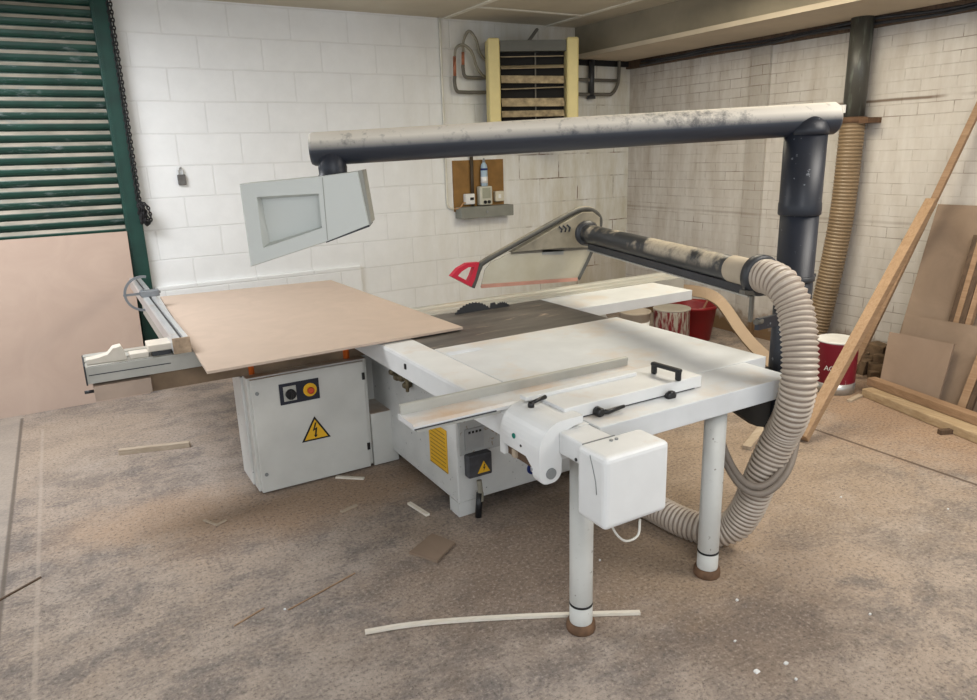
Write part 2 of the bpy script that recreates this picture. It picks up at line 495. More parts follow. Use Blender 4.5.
    def build(s, name, mat, parent=None, bevel=0, smooth=False):
        bm = s.bm
        bmesh.ops.recalc_face_normals(bm, faces=bm.faces)
        lo = Vector((min(v.co.x for v in bm.verts), min(v.co.y for v in bm.verts), min(v.co.z for v in bm.verts)))
        hi = Vector((max(v.co.x for v in bm.verts), max(v.co.y for v in bm.verts), max(v.co.z for v in bm.verts)))
        c = (lo + hi) / 2; c.z = lo.z
        for v in bm.verts: v.co -= c
        me = bpy.data.meshes.new(name); bm.to_mesh(me); bm.free()
        if smooth:
            for p in me.polygons: p.use_smooth = True
        mats = mat if isinstance(mat, (list, tuple)) else [mat]
        for k in mats: me.materials.append(k)
        o = bpy.data.objects.new(name, me); COL.objects.link(o)
        link(o, c, parent)
        if bevel:
            b = o.modifiers.new('edge', 'BEVEL'); b.width = bevel; b.segments = 2; b.limit_method = 'ANGLE'
        return o

WLOC = {}
def link(o, world, parent):
    world = Vector(world)
    WLOC[o.name] = world
    if parent:
        o.parent = parent
        o.location = world - WLOC[parent.name]
    else:
        o.location = world

def thing(name, label, cat, loc, group=None):
    o = bpy.data.objects.new(name, None); COL.objects.link(o)
    o.empty_display_size = .1
    link(o, loc, None)
    o['label'] = label; o['category'] = cat
    if group: o['group'] = group
    return o
def tag(o, label, cat, group=None):
    o['label'] = label; o['category'] = cat
    if group: o['group'] = group
    return o
def struct(o): o['kind'] = 'structure'; return o

def catmull(pts, k=10):
    P = [Vector(p) for p in pts]
    P = [P[0] * 2 - P[1]] + P + [P[-1] * 2 - P[-2]]
    out = []
    for i in range(1, len(P) - 2):
        a, b, c, d = P[i - 1:i + 3]
        for j in range(k):
            t = j / k
            out.append(.5 * ((2 * b) + (c - a) * t + (2 * a - 5 * b + 4 * c - d) * t * t + (3 * b - a - 3 * c + d) * t ** 3))
    out.append(P[-2])
    return out
def resample(pts, step):
    L = [0]
    for a, b in zip(pts, pts[1:]): L.append(L[-1] + (b - a).length)
    n = max(2, int(L[-1] / step)); out = []; j = 0
    for i in range(n + 1):
        d = L[-1] * i / n
        while j < len(pts) - 2 and L[j + 1] < d: j += 1
        t = (d - L[j]) / max(1e-9, L[j + 1] - L[j])
        out.append(pts[j].lerp(pts[j + 1], t))
    return out
def ribbed(path, r, pitch, depth, seg=28):
    per = 6
    pts = resample(catmull(path, 16), pitch / per)
    rs = [r - depth * (.5 - .5 * math.cos(2 * PI * (i % per) / per)) ** .8 for i in range(len(pts))]
    mb = MB().tube(pts, rs, seg)
    mb.bm.faces.ensure_lookup_table()
    for k, f in enumerate(mb.bm.faces):       # grooves between the ribs take the second, darker material
        if k < (len(pts) - 1) * seg and (k // seg) % per in (2, 3): f.material_index = 1
    return mb
def arc(cx, cy, r, a0, a1, n=10):
    return [(cx + r * math.cos(math.radians(a0 + (a1 - a0) * i / n)), cy + r * math.sin(math.radians(a0 + (a1 - a0) * i / n))) for i in range(n + 1)]
def text_mesh(name, s, size, mat, mtx, parent, extrude=.0008):
    cu = bpy.data.curves.new(name, 'FONT'); cu.body = s; cu.size = size; cu.extrude = extrude
    cu.align_x = 'CENTER'; cu.align_y = 'CENTER'
    t = bpy.data.objects.new('tmp', cu); COL.objects.link(t)
    dg = bpy.context.evaluated_depsgraph_get()
    me = bpy.data.meshes.new_from_object(t.evaluated_get(dg))
    bpy.data.objects.remove(t)
    me.transform(mtx)
    bm = bmesh.new(); bm.from_mesh(me)
    mb = MB(); mb.bm.free(); mb.bm = bm
    return mb.build(name, mat, parent)

# ------------------------------------------------------------------ the room
YB, XR, ZC = 6.25, 5.5, 2.95
struct(MB().box(-5, XR + .2, -4, YB + .2, -.1, 0).build('floor', M['floor']))
struct(MB().box(.44, XR + .2, YB, YB + .2, 0, ZC + .1).build('wall_back', M['wallb']))
struct(MB().box(-5, .44, YB + .06, YB + .2, 0, ZC + .1).build('wall_left_of_shutter', M['wallb']))
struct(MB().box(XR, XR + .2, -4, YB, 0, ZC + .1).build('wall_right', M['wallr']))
struct(MB().box(-5, XR + .2, -4, YB + .2, ZC, ZC + .1).build('ceiling', M['ceil']))
# cased beam along the right wall
bm_ = struct(MB().box(4.76, 5.40, -4, YB - .002, 2.665, ZC).build('ceiling_beam', M['beam']))
so = MB().box(4.75, 5.41, -4, YB - .004, 2.652, 2.6655).build('soffit', M['beamlow'], bm_)
MB().box(4.735, 4.76, -4, YB - .006, 2.652, 2.69).build('edge_strip', M['beamlow'], bm_)
# shallow pier on the right wall, its colour darkened for a reveal in shade
struct(MB().box(XR - .03, XR, 4.43, 4.64, .0, 2.6).build('wall_pier', M['pier']))
# ceiling cover strips
struct(MB().box(3.26, 3.31, -1, YB, ZC - .008, ZC).build('trim_1', M['batten']))
struct(MB().box(4.39, 4.44, -1, YB, ZC - .008, ZC).build('trim_2', M['batten']))
struct(MB().box(3.31, 4.39, 5.66, 5.70, ZC - .008, ZC).build('trim_3', M['batten']))
# dark wall plate and old cables above the brickwork
struct(MB().box(XR - .06, XR, -4, YB, 2.58, 2.665).build('trim_4', M['darkwood']))
cb = MB()
for k, (dx, zz) in enumerate(((.075, 2.60), (.072, 2.625))):
    cb.tube(catmull([(XR - dx - .015 * math.sin(i * 1.7 + k), -2 + i * .5, zz + .012 * math.sin(i * 2.3 + k)) for i in range(17)], 4), .011, 8)
tag(cb.build('wall_cable', M['dark']), 'dark dusty cables running along the top of the brick wall', 'cable')

# roller shutter in the back wall
door = struct(MB().box(-3, .45, YB + .03, YB + .05, 0.0, ZC).build('door_1', M['void']))
sl = MB(); p = .0775; z = 1.0; prof = []
while z < ZC - .02:
    prof += [(YB + .024, z), (YB + .004, z + .006), (YB - .008, z + .022), (YB - .012, z + .040), (YB - .010, z + .046), (YB + .010, z + .070), (YB + .024, z + .0715)]
    z += p
prof += [(YB + .03, z), (YB + .03, 1.0)]
sl.prism(prof, 'x', -3, .45)
struct(sl.build('door_curtain', M['shutter'], door))
MB().box(.425, .545, YB - .07, YB + .02, 0, ZC).build('guide_rail', M['greenmetal'], door, .004)
MB().box(.442, .455, YB - .074, YB - .07, 0, ZC).build('rail_lip', M['greenmetal'], door)

# hoist chain and its bundle
ch = thing('hoist_chain', 'black hoist chain hanging beside the green shutter rail, gathered in a bunch', 'chain', (.545, 6.16, 1.25))
def chain(mb, pts, step=.03, r=.0045):
    q = resample([Vector(p) for p in pts], step)
    for i, (a, b) in enumerate(zip(q, q[1:])):
        c = (a + b) / 2; d = (b - a).normalized()
        s = d.cross(Vector((0, 1, 0)) if i % 2 else Vector((1, 0, 0))).normalized()
        L = [c + d * step * .66 * math.cos(t) + s * .009 * math.sin(t) for t in [2 * PI * k / 8 for k in range(8)]]
        mb.tube(L, r, 6, closed=True)
cm = MB()
for k in range(2):
    chain(cm, [(.536 + .018 * k, 6.165 - .008 * k, ZC - .05), (.530 + .018 * k, 6.165, 1.38)], .026, .005)
cm.build('chain_strand', M['chain'], ch)
cm = MB()
for k in range(9):
    a = random.uniform(-.035, .03)
    chain(cm, catmull([(.54 + a * .3, 6.15, 1.47), (.56 + a, 6.13 + random.uniform(-.03, .02), 1.43 + random.uniform(-.02, .02)), (.575 + a, 6.13, 1.36 + random.uniform(-.04, .03)), (.555 + a * .6, 6.15, 1.34 + random.uniform(-.04, .05)), (.545 + a * .4, 6.15, 1.44)], 5), .024, .0055)
cm.build('chain_bundle', M['chain'], ch)

# small padlock hung on the block wall
pl = thing('padlock', 'small grey padlock hanging on the white block wall', 'padlock', (.88, 6.23, 1.59))
MB().box(.848, .908, 6.222, 6.25, 1.585, 1.665, .006).build('lock_body', plain('weathered padlock', (.13, .125, .12), .5, .3, var=.3, scale=30), pl)
MB().tube(catmull([(.862, 6.238, 1.66), (.862, 6.238, 1.70), (.878, 6.238, 1.72), (.894, 6.238, 1.70), (.894, 6.238, 1.66)], 5), .006, 8).build('shackle', M['steel'], pl)

# ledge painted into the wall foot
struct(MB().box(.56, 2.3, YB - .03, YB, .0, .80, .004).build('baseboard_back', M['wallb']))

# ------------------------------------------------------------------ wall heater
hx0, hx1, hz0, hz1, hy = 3.555, 4.395, 1.90, 2.745, 5.80
he = thing('wall_heater', 'cream and black louvred warm air heater on the block wall', 'heater', (3.975, 5.86, hz0))
MB().box(hx0 + .02, hx1 - .02, hy + .125, 6.05, hz0, hz1 - .01).build('casing', M['dark'], he)
MB().box(hx0, hx0 + .11, hy - .02, 6.02, hz0 - .01, hz1 + .015, .018, 3).build('side_panel', M['cream'], he)
MB().box(hx1 - .11, hx1, hy - .02, 6.02, hz0 - .01, hz1 + .015, .018, 3).build('side_panel', M['cream'], he)
MB().box(hx0 + .115, hx1 - .115, hy, hy + .12, 2.645, 2.738).build('top_panel', plain('grey heater panel', (.10, .10, .085), .5, var=.15), he)
MB().box(hx0 + .12, hx1 - .12, hy + .10, hy + .12, hz0, 2.645).build('grille_void', M['void'], he)
random.seed(3)
for zz, tilt, w_ in ((2.605, 12, .06), (2.515, 26, .07), (2.405, 62, .075), (2.33, 14, .05), (2.205, 62, .085), (2.105, 48, .07), (2.0, 20, .07)):
    a = math.radians(tilt + random.uniform(-4, 4)); dz = random.uniform(-.008, .008)
    MB().bar((hx0 + .125, hy + .045, zz - dz), (hx1 - .125, hy + .045, zz + dz), w_, .006, (0, -math.sin(a), math.cos(a))).build('louvre', M['louvre'] if tilt < 40 else M['blade'], he)
MB().box(4.0, 4.012, hy + .075, hy + .085, hz0, 2.64).build('louvre_link', M['pipegrey'], he)
MB().bar((3.95, 5.95, 2.74), (4.05, 6.0, 2.86), .03, .02).build('hanger_strap', M['pipegrey'], he)
for xx in (3.75, 4.33):
    MB().box(xx, xx + .05, 6.04, 6.14 if xx < 4 else 6.32, 2.1, 2.6).build('bracket', M['dark'], he)
he.rotation_euler.z = math.radians(-24)

# pipes feeding the heater
pp = thing('heater_pipe', 'pair of copper and grey pipes with looping hoses left of the wall heater', 'pipe', (3.4, 6.18, 2.3))
y = 6.18
mbp = MB(); mbp.tube(catmull([(3.70, y, 2.315), (3.42, y, 2.312), (3.345, y, 2.325), (3.325, y, 2.40), (3.33, y, 2.45)], 8), .017, 10)
mbp.tube(catmull([(3.70, y, 2.445), (3.50, y, 2.442), (3.435, y, 2.455), (3.42, y, 2.52), (3.42, y, 2.55)], 8), .017, 10)
mbp.build('elbow_pipe', M['pipegrey'], pp)
MB().cyl((3.33, y, 2.44), (3.335, y, 2.62), .015, 10).cyl((3.42, y, 2.54), (3.425, y, 2.66), .015, 10).build('copper_pipe', M['copper'], pp)
mbp = MB(); mbp.tube(catmull([(3.335, y, 2.61), (3.35, y - .01, 2.69), (3.42, y - .02, 2.72), (3.50, y - .03, 2.66), (3.545, y - .03, 2.54), (3.60, y - .03, 2.47), (3.66, y, 2.45)], 8), .013, 10)
mbp.tube(catmull([(3.425, y, 2.65), (3.435, y, 2.76), (3.49, y - .01, 2.84), (3.555, y - .02, 2.77), (3.59, y - .02, 2.66), (3.66, y, 2.60)], 8), .013, 10)
mbp.build('flexible_hose', M['hosepipe'], pp)
pq = thing('heater_pipe', 'dark soot covered pipes with a bend right of the wall heater, below the beam', 'pipe', (4.9, 6.18, 2.3))
MB().cyl((4.5, y, 2.455), (5.27, y, 2.455), .016, 10).tube(catmull([(4.5, y, 2.315), (5.08, y, 2.315), (5.2, y, 2.33), (5.27, y, 2.42), (5.285, y, 2.52), (5.285, y, 2.66)], 8), .018, 10).build('bent_pipe', M['pipegrey'], pq)
MB().cyl((4.92, y, 2.28), (4.92, y, 2.64), .032, 12).cyl((4.92, y, 2.27), (4.92, y, 2.30), .045, 12).build('vertical_pipe', M['dark'], pq)
tag(MB().box(4.60, 5.46, 6.208, YB, 2.60, 2.652).build('dark_timber', M['void']), 'black timber under the beam above the dark pipes', 'timber')  # plain black strip just below the soffit

# ------------------------------------------------------------------ control board
yb = 6.235
cbd = thing('control_board', 'brown backing board with switch boxes on the block wall below the heater', 'electrical board', (3.58, yb, 1.2))
MB().box(3.30, 3.865, yb, YB, 1.22, 1.70).build('backing_board', M['boardbrown'], cbd)
MB().box(3.315, 3.905, 6.12, YB, 1.155, 1.262, .004).build('trunking', M['trunk'], cbd)
MB().cyl((3.60, 6.119, 1.21), (3.60, 6.112, 1.21), .012, 10).build('trunking_badge', M['grey'], cbd)
MB().tube([(3.495, 6.215, 1.26), (3.495, 6.215, 1.80)], .017, 10).build('conduit', plain('dark brown conduit', (.05, .035, .02), .6), cbd)
t = MB().box(3.40, 3.505, 6.185, yb, 1.285, 1.385, .008).build('thermostat', M['paper'], cbd)
MB().box(3.45, 3.49, 6.181, 6.186, 1.325, 1.35).build('display', M['black'], t)
t = MB().box(3.55, 3.69, 6.16, yb, 1.27, 1.45, .012).build('timer_box', plain('beige timer', (.50, .49, .41), .5), cbd)
MB().box(3.575, 3.665, 6.157, 6.161, 1.335, 1.435).build('timer_window', plain('dull window', (.33, .34, .27), .2), t)
MB().cyl((3.60, 6.16, 1.30), (3.60, 6.145, 1.30), .016, 12).cyl((3.645, 6.16, 1.30), (3.645, 6.145, 1.30), .016, 12).build('knob', M['black'], t)
t = MB().box(3.74, 3.84, 6.19, yb, 1.295, 1.395, .008).build('light_switch', plain('aged socket', (.62, .58, .47), .5), cbd)
MB().box(3.775, 3.805, 6.184, 6.191, 1.325, 1.365, .003).build('rocker', M['paper'], t)
MB().tube(catmull([(3.41, 6.20, 1.30), (3.37, 6.18, 1.30), (3.33, 6.18, 1.26), (3.28, 6.20, 1.25)], 6), .007, 8).build('cable', plain('orange brown cable', (.42, .24, .11), .6), cbd)
bt = thing('spray_bottle', 'pale blue bottle standing on the timer box of the brown board', 'bottle', (3.62, 6.19, 1.45))
MB().lathe((3.62, 6.195, 1.45), [(.030, 0), (.034, .01), (.034, .17), (.028, .20), (.016, .22), (.012, .225)], 18).build('bottle_body', M['cloth'], bt)
MB().lathe((3.62, 6.195, 1.675), [(.014, 0), (.014, .02), (.009, .028), (.008, .04)], 14).build('bottle_cap', M['grey'], bt)
MB().lathe((3.62, 6.195, 1.60), [(.0345, 0), (.0348, .0), (.0348, .02), (.0345, .02)], 18).build('bottle_band', M['navy'], bt)
MB().lathe((3.62, 6.195, 1.48), [(.0345, 0), (.0348, .0), (.0348, .06), (.0345, .06)], 18).build('bottle_label', M['paper'], bt)
tag(MB().tube(catmull([(3.225, 6.235, ZC), (3.225, 6.235, 2), (3.225, 6.235, 1.40), (3.225, 6.235, 1.30), (3.25, 6.235, 1.26), (3.29, 6.235, 1.25)], 6), .011, 8).build('wall_conduit', M['conduit']), 'thin white conduit running down the block wall beside the brown board', 'conduit')

# ------------------------------------------------------------------ panel saw
saw = thing('panel_saw', 'large white sliding table panel saw with overhead arm in the middle of the floor', 'saw', (1.9, 2.9, 0))
ZT = .84
# control cabinet
cab = MB().box(.698, 1.36, 3.715, 4.02, .014, .66, .006).build('control_cabinet', M['cabinet'], saw)
MB().box(.712, 1.338, 3.695, 3.717, .010, .652, .005).build('cabinet_door', M['cabinet'], cab)
for zz in (.575, .115):
    MB().cyl((.742, 3.695, zz), (.742, 3.689, zz), .010, 12).build('door_screw', M['grey'], cab)
for zz in (.565, .14):
    MB().box(1.322, 1.337, 3.686, 3.696, zz - .02, zz + .02).build('hinge', M['black'], cab)
MB().box(.857, 1.072, 3.689, 3.695, .487, .603).build('switch_plate', plain('dark switch plate', (.018, .020, .032), .4), cab)
MB().box(.877, .945, 3.685, 3.690, .505, .587).build('switch_face', plain('grey switch face', (.42, .41, .37), .5), cab)
MB().cyl((.913, 3.687, .543), (.913, 3.668, .543), .028, 20).box(.906, .920, 3.655, 3.670, .518, .568, .003).build('rotary_switch', M['black'], cab)
MB().cyl((1.02, 3.690, .546), (1.02, 3.684, .546), .037, 28).build('button_ring', M['yellow'], cab)
MB().lathe((1.02, 3.684, .546), [(.015, 0), (.019, .012), (.019, .020), (.012, .025)], 20, (0, -1, 0)).build('stop_button', plain('faded red button', (.55, .07, .02), .4), cab)
tri = [(1.031, .388), (.950, .250), (1.113, .250)]
MB().prism(tri, 'y', 3.6925, 3.695).build('warning_border', M['black'], cab)
def shrink(p, k):
    cx = sum(a for a, _ in p) / len(p); cy = sum(b for _, b in p) / len(p)
    return [(cx + (a - cx) * k, cy + (b - cy) * k) for a, b in p]
MB().prism(shrink(tri, .80), 'y', 3.6912, 3.6926).build('warning_triangle', M['yellow'], cab)
bolt = [(1.030, .352), (1.014, .304), (1.029, .311), (1.024, .280), (1.018, .282), (1.027, .264), (1.040, .280), (1.033, .279), (1.041, .324), (1.026, .317), (1.040, .352)]
MB().prism(bolt, 'y', 3.6902, 3.6913).build('lightning_bolt', M['black'], cab)
for fx, fy in ((.72, 3.73), (1.25, 3.73), (.72, 3.92), (1.25, 3.92)):
    MB().box(fx, fx + .08, fy, fy + .07, 0, .015).build('cabinet_foot', M['rust'], cab)
MB().box(.685, .700, 3.79, 4.02, .03, .65, .004).build('side_trim', M['base'], cab)
for x, y in ((.745, 3.79), (1.27, 3.78), (.78, 3.97), (1.25, 3.96)):
    MB().lathe((x, y, .66), [(.018, 0), (.018, .15), (.014, .175), (.014, .195)], 14).build('rubber_buffer', M['orange'], saw)
# base with its low shelf
MB().box(1.362, 1.52, 3.705, 3.97, .004, .325, .004).build('side_plinth', M['cabinet'], saw)
MB().box(1.34, 1.50, 3.955, 3.99, .32, .80).build('back_panel', M['cabinet'], saw)
base = MB().box(1.484, 2.56, 2.885, 3.98, .075, .795, .006).build('saw_base', M['base'], saw)
for x0, y0 in ((1.484, 2.885), (2.46, 2.885), (1.484, 3.88), (2.46, 3.88)):
    MB().box(x0, x0 + .10, y0, y0 + .10, 0, .076).build('base_foot', M['base'], base)
MB().box(1.4805, 1.484, 2.985, 3.185, .198, .43).build('instruction_plate', M['yellow'], base)
lines = MB()
for k in range(9): lines.box(1.4795, 1.4806, 3.0, 3.17, .225 + k * .022, .229 + k * .022)
lines.box(1.4795, 1.4806, 2.986, 3.184, .199, .204)
lines.build('plate_print', M['yellowdk'], base)
rec = [(1.50, .33), (1.50, .50), (1.53, .53), (1.80, .545), (1.92, .48), (1.92, .33)]
MB().prism(rec, 'y', 2.876, 2.886).build('access_cover', plain('scuffed access cover', (.40, .40, .385), .5, var=.15, speck=.8), base)
MB().box(1.525, 1.63, 2.870, 2.877, .352, .462).build('rating_plate', plain('rating plate', (.36, .37, .37), .4, .3), base)
mb = MB()
for k in range(4): mb.box(1.545 + k * .02, 1.557 + k * .02, 2.8690, 2.8701, .437, .449)
mb.build('rating_marks', M['black'], base)
MB().box(1.522, 1.655, 2.835, 2.886, .215, .335, .008).build('junction_box', plain('black grey junction box', (.045, .045, .05), .5, var=.4, scale=20), base)
MB().prism([(1.605, .295), (1.570, .235), (1.640, .235)], 'y', 2.8325, 2.836).build('caution_triangle', M['yellow'], base)
MB().prism([(1.607, .279), (1.599, .256), (1.605, .259), (1.602, .242), (1.614, .264), (1.607, .262), (1.612, .279)], 'y', 2.8315, 2.8326).build('caution_bolt', M['black'], base)
MB().tube(catmull([(1.585, 2.85, .19), (1.587, 2.845, .13), (1.583, 2.84, .08)], 6), [.013] * 7 + [.016] * 6, 10).build('cable_gland', M['hosepipe'], base)
MB().tube([(1.582, 2.845, .125), (1.565, 2.835, .0)], .017, 10).build('plug_lead', M['black'], base)
bd = at(533, 468, y=2.88)
mb = MB(); mb.cyl((bd.x, 2.886, bd.z), (bd.x, 2.880, bd.z), .035, 20)
mb.build('blue_disc', M['navy'], base)
MB().tube(catmull([(bd.x + a, 2.879, bd.z + b_) for a, b_ in ((-.013, .015), (-.011, -.013), (.002, -.02), (.013, -.011), (.012, .015))], 4), .0035, 6).build('disc_mark', M['paper'], base)
# fittings on the flank of the base
fit = MB()
for (yy, zz) in ((3.56, .60), (3.50, .585), (3.44, .595), (3.38, .57)):
    fit.lathe((1.484, yy, zz), [(.014, 0), (.022, .02), (.022, .035), (.012, .05)], 10, (-1, 0, 0))
fit.tube(catmull([(1.45, 3.58, .62), (1.44, 3.50, .64), (1.44, 3.42, .62), (1.45, 3.36, .60), (1.45, 3.36, .54)], 5), .010, 8).box(1.45, 1.484, 3.34, 3.60, .63, .665)
fit.build('valve_fittings', plain('oily brass fittings', (.15, .12, .07), .5, .4, var=.4, scale=30), base)
# table plates
MB().box(1.468, 2.575, 3.053, 3.735, .795, ZT - .001, .003).build('cast_iron_table', M['iron'], saw)
MB().prism([(1.290, .735), (1.290, .825), (1.296, .836), (1.306, ZT), (1.464, ZT), (1.464, .735)], 'y', 1.835, 3.735).build('fence_beam', M['white'], saw)
MB().box(1.284, 1.291, 2.985, 3.0, .785, .81).build('beam_slot', M['black'], saw)
rt = MB().box(1.470, 2.624, 2.033, 3.05, .785, ZT, .003).build('extension_table', M['table'], saw)
MB().box(1.482, 1.66, 2.90, 2.945, ZT, ZT + .0015).build('tape_patch', plain('worn tape', (.62, .66, .72), .4), rt)
fp = MB(); fp.box(1.470, 2.476, 1.785, 2.030, .755, ZT, .004).build('front_table', M['table'], saw)
MB().box(2.578, 3.54, 3.36, 3.735, .775, ZT, .003).build('outfeed_plate', M['table'], saw)
MB().box(2.49, 2.60, 1.98, 3.0, .70, .784).build('table_rib', M['base'], saw)
# legs under the front
for x, y in ((1.459, 1.868), (2.130, 1.866)):
    l = MB().lathe((x, y, .03), [(.042, 0), (.0435, .01), (.0435, .075), (.040, .079), (.040, .085), (.0435, .089), (.0435, .725)], 28).build('leg', M['legs'], saw)
    MB().lathe((x, y, 0), [(.054, 0), (.056, .006), (.054, .032), (.041, .036)], 28).build('leg_foot', M['rust'], l)
    MB().lathe((x, y, .108), [(.044, 0), (.0445, .001), (.0445, .006), (.044, .007)], 28).build('leg_ring', M['black'], l)
# sliding carriage
car = MB()
yc0, yc1 = 3.75, 3.985
car.prism([(yc0, .755), (yc0, .835), (yc0 + .005, .84), (yc0 + .08, .84), (yc0 + .085, .832), (yc0 + .105, .832), (yc0 + .11, .84), (yc1 - .05, .84), (yc1 - .045, .848), (yc1, .848), (yc1, .755)], 'x', -.01, 3.86)
car.build('sliding_carriage', M['alud'], saw, .001)
MB().box(-.016, -.009, yc0 - .004, yc1, .75, .845).build('carriage_end_cap', M['dark'], saw)
MB().box(.0, .36, yc0 - .003, yc0, .795, .799).box(.0, 3.85, yc0 - .002, yc0, .8385, .8395).build('profile_line', M['dark'], saw)
MB().box(.26, 3.7, yc0 + .03, yc1 - .03, .66, .752).build('carriage_beam', plain('dusty brown beam', (.20, .14, .09), .8, var=.3, dust=.8), saw)
MB().box(.01, .26, yc0 - .01, yc0 + .18, .668, .742, .002).build('lower_slide', plain('dusty slide cover', (.40, .31, .25), .7), saw)
MB().cyl((.012, yc0 + .05, .705), (-.03, yc0 + .05, .705), .008, 10).build('slide_bolt', M['dark'], saw)
# stop parts on the end of the carriage
st = MB().prism([(.0, ZT), (.0, .865), (.05, .868), (.095, .875), (.12, .905), (.155, .910), (.165, .885), (.175, ZT)], 'y', yc0 + .03, yc0 + .10, .003).build('end_stop', plain('pale cast stop', (.62, .57, .50), .6), saw)
MB().box(.185, .27, yc0 + .02, yc0 + .10, ZT, .865, .004).build('stop_block', plain('pale cast block', (.62, .57, .50), .6), st)
MB().box(.27, .385, yc0 + .015, yc0 + .15, .862, .895, .004).build('clamp_plate', plain('dusty clamp plate', (.64, .58, .50), .6), saw)
MB().box(.285, .37, yc0 + .012, yc0 + .14, ZT, .862).build('clamp_jaw', M['dark'], saw)
# outrigger crosscut fence
fx0, fx1, fz0, fz1 = .374, .450, .862, .935
fe = MB().prism([(fx0, fz0), (fx0, fz1 - .006), (fx0 + .006, fz1), (fx0 + .034, fz1), (fx0 + .036, fz1 - .012), (fx0 + .048, fz1 - .012), (fx0 + .050, fz1), (fx1 - .004, fz1), (fx1, fz1 - .004), (fx1, fz0)], 'y', 3.665, 5.95).build('crosscut_fence', M['alu'], saw)
MB().box(fx0 + .036, fx0 + .048, 3.67, 5.94, fz1 - .0118, fz1 - .010).build('fence_slot', M['black'], fe)
MB().box(fx0 - .002, fx1 + .002, 3.655, 3.666, fz0 - .002, fz1 + .002).build('fence_end', plain('raw fence end', (.36, .27, .19), .8, var=.35, scale=30), fe)
MB().box(fx0 + .005, fx1 - .005, 3.76, 5.2, .79, .861).build('outrigger_arm', M['alud'], saw)
whl = MB(); wc = (.385, 5.02, .955)
ol = arc(wc[0], wc[2], .115, 75, 285, 24); il = arc(wc[0], wc[2], .100, 75, 285, 24)
whl.prism(ol + il[::-1], 'y', 5.012, 5.026)
whl.bar((wc[0] - .118, 5.02, wc[2]), (wc[0] + .10, 5.02, wc[2]), .012, .014).bar((wc[0] + .01, 5.02, wc[2] - .10), (wc[0] + .01, 5.02, wc[2] + .11), .012, .016)
whl.box(wc[0] - .02, wc[0] + .09, 4.98, 5.05, wc[2] - .02, wc[2] + .018, .004).cyl((wc[0], 5.03, wc[2]), (wc[0], 5.0, wc[2]), .026, 16)
whl.box(wc[0] - .01, wc[0] + .03, 5.0, 5.04, fz1 - .002, wc[2])
whl.build('angle_quadrant', plain('blue grey casting', (.20, .215, .23), .5, .3), saw)
# rip fence
rf = MB(); rf.box(.935, 1.99, 2.236, 2.252, ZT + .021, .899, .002).box(.935, 1.99, 2.2335, 2.2365, .884, .896)
rfo = rf.build('rip_fence', M['alud'], saw)
MB().prism([(2.12, ZT + .002), (2.12, ZT + .014), (2.132, ZT + .022), (2.252, ZT + .022), (2.252, ZT + .002)], 'x', .93, 1.99).build('fence_foot', plain('dusty fence foot', (.64, .645, .65), .4, .2, var=.05, dust=.6, dustcol=(.60, .45, .33)), rfo)
MB().box(.931, 1.26, 2.116, 2.121, ZT + .003, ZT + .007).build('foot_groove', M['dark'], rfo)
MB().box(.945, 1.285, 2.128, 2.24, ZT - .012, ZT + .002, .002).build('foot_underside', M['alud'], rfo)
carr = MB().box(1.40, 2.068, 1.893, 2.105, ZT + .002, .890, .003).build('fence_carriage', M['white'], saw)
MB().box(1.45, 2.03, 1.8915, 1.8935, ZT + .0025, ZT + .0055).build('carriage_gap', M['dark'], carr)
MB().box(1.335, 1.86, 2.035, 2.075, .889, .905, .003).build('guide_bar', M['white'], carr)
def lever(px, py, yy, zz, dirx, nm='clamp_lever'):
    l = MB(); x = px
    l.lathe((x, yy, zz), [(.014, 0), (.016, .004), (.016, .022), (.010, .030)], 14, (0, -1, 0) if nm == 'clamp_lever' else (0, 0, 1))
    return l
p = at(597, 411, y=1.885)
lv = MB(); lv.lathe((p.x, 1.893, p.z), [(.012, 0), (.018, .006), (.018, .03), (.011, .038)], 16, (0, -1, 0)); lv.tube([(p.x, 1.868, p.z), (p.x + .03, 1.862, p.z - .002), (p.x + .105, 1.86, p.z + .004)], [.009, .010, .006], 12)
lv.build('clamp_lever', M['black'], carr)
q_ = at(531, 403, z=.9)
lv = MB(); lv.lathe((q_.x, q_.y, .885), [(.012, 0), (.012, .01), (.009, .018)], 14); lv.tube([(q_.x - .004, q_.y, .898), (q_.x + .03, q_.y + .008, .901), (q_.x + .075, q_.y + .018, .903)], [.006, .007, .008], 12)
lv.build('clamp_lever', M['black'], carr)
p = at(668, 395, y=1.885)
MB().lathe((p.x, 1.893, p.z), [(.008, 0), (.008, .012), (.020, .014), (.022, .022), (.022, .03), (.014, .034)], 20, (0, -1, 0)).build('clamp_knob', M['black'], carr)
h0, h1 = at(654, 374, z=.89), at(678, 381, z=.89)
hb = MB(); up = Vector((0, 0, .048))
hb.bar(h0, h0 + up * .95, .024, .018, (1, 0, 0), .007).bar(h1, h1 + up * .95, .024, .018, (1, 0, 0), .007)
d = (h1 - h0).normalized()
hb.bar(h0 - d * .013 + up * .86, h1 + d * .013 + up * .86, .024, .018, (0, 0, 1), .008)
hb.build('pull_handle', M['black'], carr)
